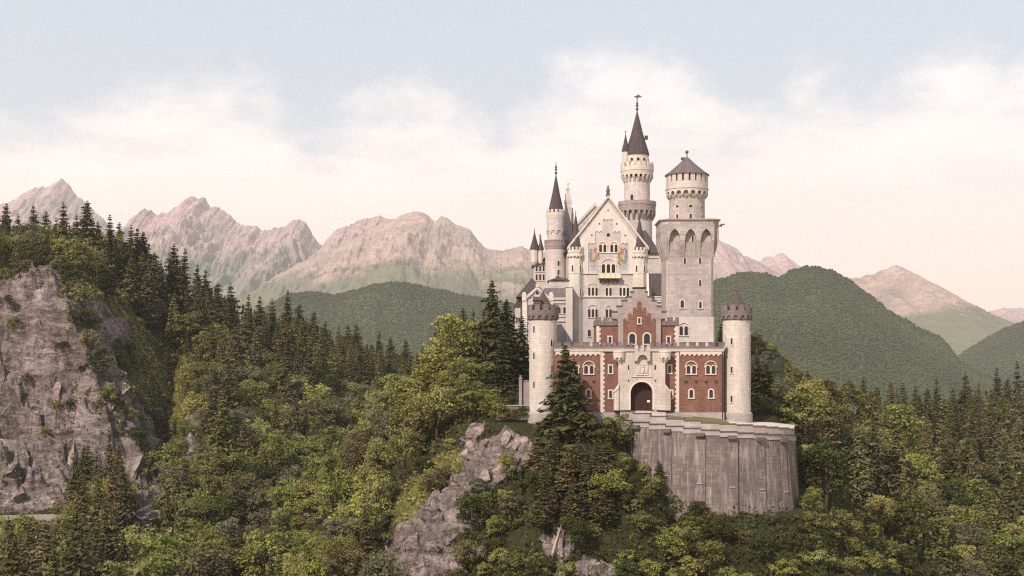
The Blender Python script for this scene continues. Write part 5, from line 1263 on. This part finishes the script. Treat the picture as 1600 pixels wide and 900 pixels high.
# firs one can tell apart ----------------------------------------------------
x, y = (884 - 800) * 243.0 / F, 243.0
z0 = H1(x, y) - 1.0; hh = (600 - 538) * y / F - z0
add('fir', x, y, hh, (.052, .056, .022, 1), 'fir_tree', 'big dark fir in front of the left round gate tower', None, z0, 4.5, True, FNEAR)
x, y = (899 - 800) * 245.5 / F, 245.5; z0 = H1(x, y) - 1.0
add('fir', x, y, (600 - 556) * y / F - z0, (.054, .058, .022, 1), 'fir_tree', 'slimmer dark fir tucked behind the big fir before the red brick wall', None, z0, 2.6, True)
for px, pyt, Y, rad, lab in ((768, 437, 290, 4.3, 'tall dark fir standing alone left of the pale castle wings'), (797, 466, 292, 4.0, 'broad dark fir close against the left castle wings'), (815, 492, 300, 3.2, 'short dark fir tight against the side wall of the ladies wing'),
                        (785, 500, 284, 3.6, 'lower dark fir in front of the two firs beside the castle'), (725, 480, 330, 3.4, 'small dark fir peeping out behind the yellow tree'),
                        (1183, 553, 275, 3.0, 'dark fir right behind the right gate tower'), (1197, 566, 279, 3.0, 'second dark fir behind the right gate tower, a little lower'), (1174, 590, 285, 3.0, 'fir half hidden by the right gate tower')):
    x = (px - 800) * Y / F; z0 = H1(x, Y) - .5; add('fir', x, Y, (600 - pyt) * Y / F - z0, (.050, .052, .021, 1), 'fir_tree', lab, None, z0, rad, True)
nth = ['first', 'second', 'third', 'fourth', 'fifth', 'sixth', 'seventh', 'eighth', 'ninth', 'tenth']
sky_l = [(-30, 322), (8, 317), (28, 334), (52, 320), (70, 329), (84, 340), (100, 315), (118, 334), (135, 313), (152, 345), (173, 335), (187, 346), (202, 351), (214, 356), (228, 361), (245, 392), (270, 380), (286, 387), (308, 412), (323, 421), (340, 440), (362, 441), (386, 460), (405, 462), (426, 466), (447, 452), (470, 474), (487, 486), (506, 500), (528, 508), (545, 505), (559, 503), (590, 516), (611, 526), (632, 529), (660, 541), (680, 535)]
words_l = ['at the left edge of the crest', 'on the crest above the pale cliff', 'on the crest right of the cliff top', 'where the crest starts to fall towards the castle', 'halfway down the falling crest', 'low on the crest against the green hill', 'at the foot of the crest beside the castle slope']
nth = ['first', 'second', 'third', 'fourth', 'fifth', 'sixth', 'seventh', 'eighth', 'ninth', 'tenth']
cnt = {}
for px, pyt in sky_l:
    x, y, z, h = by_top(px, pyt, (470, 660), 25 if px < 480 else 23)
    i = min(6, int((px + 40) / 105)); cnt[i] = cnt.get(i, 0) + 1
    add('fir', x, y, h, col_j((.060, .054, .024), rngT), 'fir_tree', f'{nth[cnt[i] - 1]} dark fir from the left {words_l[i]}', 'firs on the left skyline', z, min(6.0, max(3.6, h * .22)), True)
sky_r = [(1228, 598), (1260, 579), (1290, 604), (1326, 590), (1348, 587), (1370, 604), (1390, 595), (1412, 597), (1431, 601), (1448, 606), (1465, 590), (1488, 604), (1510, 580), (1530, 600), (1556, 573), (1574, 590), (1591, 563), (1604, 572), (1630, 570)]
cnt = {}
for px, pyt in sky_r:
    x, y, z, h = by_top(px, pyt, (400, 600), 24); i = min(2, int((px - 1220) / 130)); cnt[i] = cnt.get(i, 0) + 1
    add('fir', x, y, h, col_j((.056, .056, .024), rngT), 'fir_tree', f'{nth[cnt[i] - 1]} fir from the left on the skyline {["just right of the castle", "below the big green hill", "at the right edge of the wood"][i]}', 'firs on the right skyline', z, min(5.4, max(3.4, h * .215)), True)
for px, pyt, Ys, hw, c, lab in ((135, 690, (380, 402), 22, 'dark', 'tallest dark fir standing before the foot of the pale cliff'), (118, 712, (380, 402), 20, 'dark', 'dark fir left of the tallest one before the cliff foot'), (160, 720, (380, 402), 19, 'brownish', 'brownish fir right of the tallest one before the cliff foot'), (182, 705, (380, 402), 20, 'brownish', 'slim fir between cliff foot and the pale rock tongue'), (199, 745, (370, 400), 15, 'dark', 'dark fir touching the pale rock tongue'),
                           (45, 815, (330, 372), 17, 'brownish', 'brownish fir below the path wall at the lower left corner'), (18, 828, (330, 372), 15, 'dark', 'small dark fir at the lower left corner'), (75, 822, (330, 372), 16, 'dark', 'dark fir below the path wall, right of the brownish corner fir')):
    x, y, z, h = by_top(px, pyt, Ys, hw); add('fir', x, y, h, col_j(CF[c], rngT), 'fir_tree', lab, None, z, h * .19, True)
# broadleaf trees one can tell apart -----------------------------------------
for px, pyt, Y, rad, c, lab in ((718, 502, 292, 6.4, 'yellow green', 'big golden green beech left of the dark castle firs'), (690, 548, 286, 5.2, 'yellow green', 'lower golden tree at the left foot of the big golden beech'), (748, 608, 262, 4.4, 'bright green', 'bright green tree on the castle slope below the dark firs'), (735, 560, 275, 5.0, 'olive', 'olive tree under the dark firs left of the castle'),
                         (405, 842, 236, 5.6, 'yellow green', 'round yellow green tree at the bottom edge of the valley'), (455, 752, 262, 4.8, 'bright green', 'round bright green tree in the valley, above the yellow one'), (522, 742, 258, 4.2, 'bright green', 'small bright green tree at the foot of the castle slope'), (660, 590, 290, 5, 'yellow green', 'pale gold tree at the top of the left castle flank'), (640, 625, 278, 4.6, 'olive', 'olive tree low on the left castle flank below the pale gold one'),
                         (1275, 640, 318, 4.6, 'grey green', 'greyish tree just right of the retaining wall'), (1310, 655, 330, 6, 'olive', 'broad olive tree right of the greyish one'), (1400, 640, 360, 7, 'bright green', 'broad pale green tree in the middle of the right wood'), (1220, 600, 300, 5.0, 'yellow green', 'yellowish tree right of the gate tower firs'), (1290, 690, 268, 5.2, 'deep green', 'deep green tree beside the end of the retaining wall')):
    x = (px - 800) * Y / F; z0 = H1(x, Y) - .5; h = (600 - pyt) * Y / F - z0
    if h < 6 or h > 17: x, Y, z0, h = by_top(px, pyt, (max(212, Y - 60), Y + 120), 13)
    add('leaf', x, Y, h, col_j(CB[c], rngT, .05), 'broadleaf_tree', lab, None, z0, rad, True)
rb = np.random.default_rng(8)
for k, (px, pyg) in enumerate([(88, 425), (104, 446), (118, 466), (127, 490), (133, 520), (140, 548), (150, 575), (158, 602), (168, 628), (182, 655), (196, 678), (212, 700), (30, 436), (8, 446), (60, 418), (150, 640), (95, 560), (40, 610), (70, 700), (110, 660), (20, 530), (12, 480), (130, 585), (90, 640)]):
    Ys = np.arange(398, 475, .5); X = (px - 800) * Ys / F; Z = terrain(X, Ys); e = Z - (600 - pyg) * Ys / F
    i = int(np.argmax(e > 0)) if (e > 0).any() else int(np.argmin(np.abs(e)))
    edge = k < 15
    cn = ['olive', 'deep green', 'russet', 'bright green', 'deep green'][k % 5]
    lab = f'{cn} bush on the right edge of the pale cliff, {nth[k] if k < 10 else ["eleventh", "twelfth"][k - 10]} from its top' if k < 12 else f'{cn} bush on the brow of the pale cliff, {nth[k - 12]} from its right end' if k < 15 else f'{cn} bush clinging to the pale cliff face, {nth[k - 15]} of a scattered few'
    add('bush', float(X[i]), float(Ys[i]), rb.uniform(4.5, 8) if edge else rb.uniform(2.5, 4), col_j(CB[cn], rngT, .1), 'bush', lab, None, float(Z[i]) - .5, None, True, cat='bush')
# small fir and bushes on the rock below the wall
def on_rock(px, py, kind, h, c, lab, rad=None, group=None):
    Ys = np.arange(205, 262, .4); X = (px - 800) * Ys / F; Z = terrain(X, Ys); e = Z - (600 - py) * Ys / F
    i = int(np.argmax(e > 0)) if (e > 0).any() else int(np.argmin(np.abs(e)))
    nm = {'fir': 'fir_tree', 'bush': 'bush', 'leaf': 'broadleaf_tree'}[kind]
    add(kind, float(X[i]), float(Ys[i]), h, col_j(CF[c] if kind == 'fir' else CB[c], rngT, .08), nm, lab, group, float(Z[i]) - .4, rad, True, cat='bush' if kind == 'bush' else 'tree')
on_rock(1030, 764, 'fir', 5.2, 'dark', 'little dark fir in front of the retaining wall', 1.3)
on_rock(862, 800, 'fir', 4.5, 'brownish', 'stunted brown fir among the crags in the foreground', 1.3)
for k, (px, py, h_) in enumerate([(836, 742, 6), (850, 775, 6.5), (868, 738, 7), (884, 770, 7.5), (902, 742, 7), (915, 790, 8), (930, 762, 7), (948, 742, 6.5), (846, 826, 7), (966, 778, 7), (893, 822, 7.5), (940, 828, 7)]):
    on_rock(px, py, 'fir', h_, 'dark' if k % 3 else 'brownish', f'{["small dark", "young bushy", "ragged", "slim dark"][k % 4]} spruce in the thicket under the big fir, {(nth + ["eleventh", "twelfth"])[k]} in the clump', 1.9 + .12 * (k % 4), 'spruces in the thicket under the big fir')
on_rock(930, 700, 'bush', 5.0, 'deep green', 'dense dark bush at the left end of the retaining wall')
on_rock(955, 690, 'bush', 4.6, 'olive', 'olive bush tucked under the left parapet end')
on_rock(975, 705, 'bush', 3.6, 'bright green', 'small bright bush against the left end of the wall face')

for px, Y, h, c, lab in ((1186, 263, 3.4, 'deep green', 'deep green bush behind the parapet next to the right gate tower'), (1200, 265, 3.0, 'olive', 'olive bush behind the parapet, second from the right gate tower'), (1216, 264, 2.8, 'bright green', 'bright bush behind the parapet, third from the right gate tower'), (1230, 268, 3.2, 'deep green', 'deep green bush behind the far end of the parapet'),
                         (783, 253.5, 3.6, 'olive', 'olive bush before the left end of the terrace wall'), (797, 253.2, 2.8, 'russet', 'russet bush before the middle of the terrace wall'), (812, 252.8, 3.0, 'deep green', 'deep green bush between terrace wall and left gate tower'), (800, 262, 4.2, 'deep green', 'high deep green bush behind the terrace wall rail'), (770, 258, 4.4, 'olive', 'high olive bush beyond the left end of the terrace wall')):
    x = (px - 800) * Y / F; add('bush', x, Y, h, col_j(CB[c], rngT, .06), 'bush', lab, None, H1(x, Y) - .4, None, True, cat='bush')

# the rest of the woods -------------------------------------------------------
named = [(t['x'], t['y'], t['r']) for t in TREES]
def scatter():
    rng = np.random.default_rng(23); cells = {}
    n = 26000
    Y = np.sqrt(rng.uniform(205 ** 2, 655 ** 2, n)); U = rng.uniform(-.46, .46, n); X = U * Y
    z, px, crag, onc, d, t, w = terrain(X, Y, True)
    rock = rock_mask(X, Y, z, px, crag, onc, d); py = 600 - z * F / Y; gr = grass_mask(px, py, Y, onc)
    yc = tab(px, CRY)
    for i in range(n):
        x, y, zz, p_, q_ = X[i], Y[i], z[i], px[i], py[i]
        rgt = x > 49 and y > 264
        if (d[i] < 1.0 or (onc[i] and d[i] < 4 and x > 8)) and not (rgt and p_ > 1176): continue
        if rock[i] > (.12 if onc[i] else .45) or p_ < -90 or p_ > 1690: continue
        if q_ > 1010 or (gr[i] > .35 and rng.random() < .93): continue
        if p_ < 700 and y > yc[i] + 12: continue
        if p_ >= 700 and y > 560: continue
        left = p_ < 860
        u = rng.random()
        if onc[i] and d[i] < 46 and y < 262 and x > -14 - (y - 205) * .25:       # front of the castle rock: bushes and small trees
            kind, h, sp = ('bush', rng.uniform(1.8, 4.4), 1.9) if u < .86 else ('leaf', rng.uniform(5, 7.5), 3.6)
            cn = rng.choice(['olive', 'deep green', 'bright green', 'russet', 'yellow green', 'deep green'])
            if 1100 < p_ < 1260 and y > 236: continue
        elif onc[i] and d[i] < 60 and x < 6:                                        # left flank
            kind, h, sp = ('leaf', rng.uniform(6, 10.5), 4.2) if u < .86 else ('fir', rng.uniform(9, 15), 4.0)
            cn = rng.choice(['olive', 'deep green', 'bright green', 'yellow green', 'yellow green', 'russet', 'grey green'])
        elif onc[i]:
            kind, h, sp = ('leaf', rng.uniform(8, 13), 5.2) if u < .75 else ('fir', rng.uniform(13, 20), 4.8)
            cn = rng.choice(['olive', 'bright green', 'yellow green', 'deep green', 'grey green'])
        elif left:
            hi = float(sstep(.5, .9, t[i])); firp = .13 + .72 * hi if p_ < 600 else .16 + .4 * hi
            if w[i] > .5 and y < 410: firp = .6
            kind, h, sp = ('fir', rng.uniform(17, 27), 5.0) if u < firp else ('leaf', rng.uniform(10, 15.5), 6.2)
            if 150 < p_ < 325 and y < 490 and 500 < q_ < 770: kind, h, sp = 'leaf', rng.uniform(3.5, 7.5), 5.0
            cn = rng.choice(['olive', 'olive', 'bright green', 'bright green', 'yellow green', 'olive', 'russet', 'grey green', 'deep green'])
        else:
            firp = .22 + .5 * float(sstep(1330, 1560, p_)) + .2 * float(sstep(430, 540, y))
            kind, h, sp = ('fir', rng.uniform(17, 26), 5.4) if u < firp else ('leaf', rng.uniform(11, 17), 6.6)
            cn = rng.choice(['olive', 'olive', 'bright green', 'yellow green', 'deep green', 'olive'])
        if kind == 'fir': cn = rng.choice(['dark', 'dark', 'brownish', 'olive'])
        cx, cy = int(x // 8), int(y // 8); bad = False
        for a in (-1, 0, 1):
            for b in (-1, 0, 1):
                for (x2, y2, s2) in cells.get((cx + a, cy + b), ()):
                    if (x - x2) ** 2 + (y - y2) ** 2 < ((sp + s2) / 2) ** 2: bad = True; break
        if bad: continue
        if any((x - a) ** 2 + (y - b) ** 2 < (r_ * .75) ** 2 for a, b, r_ in named): continue
        # keep the cliff, the pale path and the skyline free of strangers
        pyt = 600 - (zz + h) * F / y; rr_ = h * (.18 if kind == 'fir' else .4) * F / y
        if p_ < 700 and not onc[i]:
            sk = np.interp(p_, [-60, 0, 60, 110, 150, 200, 260, 320, 400, 470, 560, 640, 700], [352, 350, 352, 350, 358, 380, 408, 446, 484, 498, 532, 556, 560])
            if pyt < sk: h = max(6.0, h - (sk - pyt) * y / F); pyt = 600 - (zz + h) * F / y
            if pyt < sk - 4: continue
            if p_ < 118 + (0 if q_ > 860 else 0) and 440 < pyt < 800 and y < 446: continue
            if 110 <= p_ < 172 and 560 < pyt < 690 and y < 446: continue
            if 208 <= p_ + rr_ * .7 and p_ - rr_ * .7 < 250 and pyt < 822 and y < 425 and q_ > 735: continue
        if p_ > 1160 and pyt < 592:
            h = max(5.0, h - (592 - pyt) * y / F); pyt = 600 - (zz + h) * F / y
            if pyt < 590 and p_ > 1205: continue
        if 1120 < p_ < 1262 and y < 240 and pyt < 800: h = max(2.5, h - (800 - pyt) * y / F); pyt = 600 - (zz + h) * F / y
        if 1120 < p_ < 1262 and y < 240 and pyt < 790: continue
        if 820 < p_ <= 1120 and y < 246:
            lim = np.interp(p_, [820, 870, 960, 990, 1040, 1120], [690, 670, 660, 700, 752, 800]); h = min(h, (zz + 0, (600 - lim) * y / F - zz)[1])
            if h < 1.6: continue
        cells.setdefault((cx, cy), []).append((x, y, sp))
        # where it stands, in words
        if onc[i] and y < 262 and x > -14 - (y - 205) * .25:
            zone = 'on the crags below the big fir' if p_ < 900 else 'on the crags under the retaining wall' if p_ < 1120 else 'on the rock under the wall end'
            zone += ' near the bottom' if q_ > 850 else ' halfway up' if q_ > 760 else ' close to the castle'
        elif onc[i] and x < 6: zone = 'on the left castle flank' + (' near its top' if q_ < 690 else ' midway' if q_ < 810 else ' near its foot')
        elif onc[i]: zone = 'on the right castle flank' + (' near the wall' if p_ < 1330 else ' lower down')
        elif left:
            if w[i] > .5 and y < 412: zone = 'before the pale cliff' + (' at its left' if p_ < 100 else ' at its right')
            elif p_ < 170: zone = 'above the pale cliff'
            else:
                zone = ('high on the wooded ridge' if t[i] > .72 else 'midway up the wooded ridge' if t[i] > .4 else 'low on the wooded ridge' if t[i] > .1 else 'on the valley floor')
                zone += ' beside the cliff' if p_ < 260 else ' left of the saddle' if p_ < 380 else ' towards the saddle' if p_ < 500 else ' towards the castle'
        else:
            zone = ('at the back' if y > 440 else 'in the middle' if y > 340 else 'at the front') + ' of the right wood'
            zone += ' beside the castle' if p_ < 1300 else ' below the green hill' if p_ < 1450 else ' towards the right edge'
        size = {'fir': ('young', 'tall', 'very tall'), 'leaf': ('small', 'medium', 'large'), 'bush': ('low', 'rounded', 'high')}[kind]
        lim = {'fir': (16, 22), 'leaf': (9, 13), 'bush': (2.6, 3.6)}[kind]
        sw = size[0] if h < lim[0] else size[1] if h < lim[1] else size[2]
        noun = {'fir': 'fir', 'leaf': 'leafy tree', 'bush': 'bush'}[kind]
        nm = {'fir': 'fir_tree', 'leaf': 'broadleaf_tree', 'bush': 'bush'}[kind]
        art = f'{sw} {cn} {noun} {zone}'
        add(kind, float(x), float(y), float(h), col_j((CF if kind == 'fir' else CB)[cn], rngT), nm, art, f'{noun}s {zone}', float(zz) - .4, cat='bush' if kind == 'bush' else 'tree')
scatter()
print('TREES', len(TREES), {k: sum(t['kind'] == k for t in TREES) for k in ('fir', 'leaf', 'bush')})

# what the picture shows of each: nearer ones hide farther ones, castle and ground included
def visibility():
    gw, gh = 800, 450; zb = np.full((gh, gw), 1e9)
    ys = np.geomspace(200, 700, 420); us = np.linspace(-.42, .42, 700)
    Yg, U = np.meshgrid(ys, us, indexing='ij'); Zg = terrain(U * Yg, Yg)
    for r_ in range(len(ys)):
        cx = np.clip(((800 + F * us) / 2).astype(int), 0, gw - 1); top = ((600 - Zg[r_] * F / ys[r_]) / 2)
        for c_, tp in zip(cx, top):
            tp = int(max(0, tp))
            if tp < gh: col = zb[tp:, c_]; col[col > ys[r_]] = ys[r_] + 4.0
    for x0, x1, y0, y1, Y in ((826, 872, 478, 680, 250), (866, 1131, 545, 650, 250), (1128, 1174, 478, 664, 250), (932, 1062, 498, 545, 252), (970, 1248, 664, 800, 238)):
        a = zb[y0 // 2:y1 // 2, x0 // 2:x1 // 2]; a[a > Y] = Y
    for t in sorted(TREES, key=lambda t: t['y']):
        px, py, k = 800 + t['x'] * F / t['y'], 600 - t['z'] * F / t['y'], F / t['y']
        hpx = t['h'] * k; rp = t['r'] * k; tot = vis = 0
        for yy in range(int((py - hpx) / 2), int(py / 2) + 1):
            f_ = 1 - (py / 2 - yy) / (hpx / 2)
            wv = rp * f_ * .8 if t['kind'] == 'fir' else rp * math.sqrt(max(0, 1 - (2 * f_ - 1) ** 2)) * .85
            a, b = int((px - wv) / 2), int((px + wv) / 2) + 1; tot += max(b - a, 0)
            if 0 <= yy < gh and b > 0 and a < gw:
                seg = zb[yy, max(a, 0):min(b, gw)]; m_ = seg > t['y']; vis += int(m_.sum()); seg[m_] = t['y']
        t['vis'] = vis; t['fr'] = vis / max(tot, 1)
visibility()
rest = []
def plant():
    count = {'fir': 0, 'leaf': 0, 'bush': 0}; first = {}
    for t in sorted(TREES, key=lambda t: -t['vis'] - 1e5 * t['keep']):
        if not t['keep'] and (t['vis'] < 22 or t['fr'] < .10 or count[t['kind']] >= 292):
            rest.append(t); continue
        count[t['kind']] += 1
        e = empty(t['name'], (t['x'], t['y'], t['z']), t['label'], t['cat'], t['group'], t['rot']); e.scale = (t['sx'], t['sx'], t['sz']); e.rotation_euler = (rngT.normal() * .022, rngT.normal() * .022, t['rot'])
        for nm, me in (('trunk', t['p'][0]), ('crown', t['p'][1])):
            if me not in first: first[me] = o = link(nm, me)
            else: o = first[me].copy(); COL.objects.link(o)
            o.parent = e; o.color = t['col']
    print('PLANTED', count, 'rest', len(rest))
plant()
# the trees that stand mostly hidden behind others: one mass
def mass():
    rng = np.random.default_rng(77); V = []; S = []; Wm = []
    for t in rest:
        n = 240; h, r = t['h'], t['r']
        if t['kind'] == 'fir':
            f_ = rng.uniform(.08, 1, n) ** 1.0; a = rng.uniform(0, 6.28, n); rad = r * (1 - f_) ** .85 * rng.uniform(.35, 1.0, n)
            P = np.stack([rad * np.cos(a), rad * np.sin(a), h * f_], 1); N = np.stack([np.cos(a) * .5, np.sin(a) * .5, np.full(n, .8)], 1) + rng.normal(size=(n, 3)) * .35; s = h * .055 * rng.uniform(.6, 1.4, n); sh = rng.uniform(.6, 1.25, n)
        else:
            u = rng.normal(size=(n, 3)); u /= np.linalg.norm(u, axis=1, keepdims=True); P = u * rng.uniform(.6, 1.0, (n, 1)) * np.array([r, r, h * .45]) + np.array([0, 0, h * .55]); N = u + rng.normal(size=(n, 3)) * .5; s = r * .26 * rng.uniform(.6, 1.4, n); sh = rng.uniform(.6, 1.3, n)
        V.append(quad_cloud(P + np.array([t['x'], t['y'], t['z']]), N, s, rng)); S.append(sh * (t['col'][1] / .07) ** .5); Wm.append(np.full(n, .04))
    me = crown_mesh('forest', np.concatenate(V), np.concatenate(S), np.concatenate(Wm), M['leaf'])
    o = tag(link('forest', me), 'crowded trees half hidden behind others on both wooded slopes', 'forest', kind='stuff'); o.color = (.130, .124, .044, 1)
mass()
# low growth that covers the ground between the trees
def undergrowth():
    rng = np.random.default_rng(99); n = 400000
    Y = 205 * (640 / 205) ** (rng.random(n) ** 1.7); U = rng.uniform(-.42, .42, n)
    Y[300000:] = rng.uniform(388, 545, 100000); U[300000:] = rng.uniform(-.33, -.20, 100000); X = U * Y
    z, px, crag, onc, d, t, w = terrain(X, Y, True); rock = rock_mask(X, Y, z, px, crag, onc, d); py = 600 - z * F / Y; gr = grass_mask(px, py, Y, onc)
    cl = fbm(X / 3, Y / 3, 0, 71, 3)
    cr_ok = (crag > .4) & (cl > .30)
    ok = (d > .6) & (py < 960) & ((rock + cl * np.where(onc, 1.0, .35) < .42) | cr_ok) & ~((X > 17) & (X < 51) & (Y > 234))
    cl2 = fbm(X / 6, Y / 6, 0, 73, 2)[ok]; X, Y, z, gr, cl = X[ok], Y[ok], z[ok], gr[ok], cl[ok]; n = len(X)
    s = (.35 + .0012 * Y) * rng.uniform(.6, 1.4, n)
    onr = (Y < 262) & (np.abs(X) < 60)
    s = s * np.where(onr, .85, 1.0)
    P = np.stack([X, Y, z + rng.uniform(.0, 1.0, n) * np.where(onr & (gr < .3), np.maximum(.35, 1.5 + 5.0 * cl), np.where(Y > 380, np.maximum(.4, 1.6 + 6.0 * fbm(X / 7, Y / 7, 0, 75, 3)), .9 + cl))], 1)
    V = quad_cloud(P, np.array([0, -.25, .75]) + rng.normal(size=(n, 3)) * .55, s, rng)
    cn = rng.uniform(.55, 1.35, n) * np.where(onr & (gr < .3), .62 + .3 * cl2, 1.0) * (1 + gr * 1.2 + .7 * cl)
    me = crown_mesh('undergrowth', V, cn, np.clip(rng.uniform(0, .1, n) + gr * .22, 0, 1), M['leaf'])
    o = tag(link('undergrowth', me), 'low green growth covering the ground between rocks and trees', 'undergrowth', kind='stuff'); o.color = (.125, .120, .040, 1)
undergrowth()

# ------------------------------------------------------------------ small things
def ground_at(px, py, Ys):
    Ys = np.arange(*Ys, .4); X = (px - 800) * Ys / F; Z = terrain(X, Ys); e = Z - (600 - py) * Ys / F
    i = int(np.argmax(e > 0)) if (e > 0).any() else int(np.argmin(np.abs(e))); return float(X[i]), float(Ys[i]), float(Z[i])
a = ground_at(857, 898, (205, 250)); b = ground_at(877, 834, (205, 250))
dt = MB().tube([(0, 0, -.3), ((b[0] - a[0]) * .5 - .2, (b[1] - a[1]) * .5 - .8, (b[2] - a[2]) * .5 + .9), (b[0] - a[0], b[1] - a[1] - .8, b[2] - a[2] + 1.5)], [.24, .19, .1], 8)
o = dt.build('dead_trunk', M['deadwood']); o.location = a; tag(o, 'bare pale dead trunk leaning on the crags at the bottom', 'dead tree')
# angular crags that stand out of the bare rock
def crags():
    rng = np.random.default_rng(31); protos = []
    for k in range(9):
        bm = bmesh.new()
        for p in rng.normal(size=(13, 3)):
            p = p / np.linalg.norm(p) * rng.uniform(.75, 1.1); bm.verts.new(p * np.array([1, .8, .95]))
        bmesh.ops.convex_hull(bm, input=bm.verts)
        bmesh.ops.delete(bm, geom=[v for v in bm.verts if not v.link_faces], context='VERTS')
        bmesh.ops.triangulate(bm, faces=bm.faces)
        bmesh.ops.subdivide_edges(bm, edges=bm.edges, cuts=3, use_grid_fill=True)
        co = np.array([v.co for v in bm.verts]); dd = .10 * ridged(co[:, 0] * 2.2 + k * 7, co[:, 1] * 2.2, co[:, 2] * 2.2, 5, 3) + .05 * fbm(co[:, 0] * 6 + k, co[:, 1] * 6, co[:, 2] * 6, 6, 2)
        for v, d_ in zip(bm.verts, dd): v.co += v.co.normalized() * d_
        me = bpy.data.meshes.new('rock_crag'); bm.to_mesh(me); bm.free(); me.materials.append(M['crag_rock']); protos.append(me)
    n = 60000; Y = rng.uniform(206, 262, n); X = rng.uniform(-.14, .2, n) * Y
    Y2 = rng.uniform(400, 450, n); X2 = rng.uniform(-.40, -.25, n) * Y2
    cnt_ = [0, 0]
    for far, (X_, Y_) in enumerate(((X, Y), (X2, Y2))):
        z, px, crag, onc, d, t, w = terrain(X_, Y_, True); rock = rock_mask(X_, Y_, z, px, crag, onc, d); py = 600 - z * F / Y_
        used = []
        for x, y, zz, p_, q_, r_ in zip(X_, Y_, z, px, py, rock):
            if r_ < .75 or q_ > 920 or q_ < 430 or p_ < -20 or cnt_[far] >= (60, 60)[far]: continue
            if far and (q_ < 470 or p_ > 245): continue
            s = rng.uniform(2.5, 6.5) if far else rng.uniform(.9, 3.0)
            if any((x - a) ** 2 + (y - b) ** 2 + (zz - c) ** 2 < (.62 * (s + e)) ** 2 for a, b, c, e in used): continue
            used.append((x, y, zz, s)); cnt_[far] += 1
            o = link('rock_crag', protos[rng.integers(9)]); o.location = (x, y + s * (.55 if far else .25), zz - s * (.5 if far else .35)); o.rotation_euler = (rng.uniform(-.4, .4), rng.uniform(-.6, .2), rng.uniform(0, 6.28)); o.scale = (s * rng.uniform(.8, 1.4), s * .8, s * rng.uniform(.7, 1.25))
            size = 'large' if s > (4.8 if far else 2.2) else 'medium' if s > (3.6 if far else 1.5) else 'small'
            if far: where = ('upper' if q_ < 570 else 'middle' if q_ < 700 else 'lower') + ' pale cliff face ' + ('at the left edge' if p_ < 50 else 'near its middle' if p_ < 120 else 'near its right edge')
            else: where = ('bare ridge left of the big fir, ' + ('near the tower' if q_ < 740 else 'halfway down' if q_ < 830 else 'near the bottom')) if p_ < 825 else 'rocky patch below the big fir' if p_ < 1050 else 'rock under the end of the wall'
            tag(o, f'{size} angular grey crag on the {where}', 'rock', 'crags of the pale cliff' if far else 'crags of the castle rock')
crags()
# path wall at the foot of the cliff
pw = MB(); pts_ = []
for px in np.linspace(-60, 250, 32):
    Y = 391.0; x = (px - 800) * Y / F; pts_.append((x, Y, (600 - 826) * Y / F, (600 - np.interp(px, [-60, 0, 110, 250], [808, 806, 803, 797])) * Y / F))
for (xa, ya, za, ta), (xb, yb, zb, tb) in zip(pts_[:-1], pts_[1:]):
    pw.prism([(xa, ya, -50), (xb, yb, -50), (xb, yb + 1.2, -50), (xa, ya + 1.2, -50)], [(xa, ya, ta), (xb, yb, tb), (xb, yb + 1.2, tb), (xa, ya + 1.2, ta)])
p0 = (pts_[10][0], 391.0, -45.0); o = rebase(pw, p0).build('path_wall', M['gable_stone']); o.location = p0
tag(o, 'long low stone wall of the path at the foot of the pale cliff', 'wall')
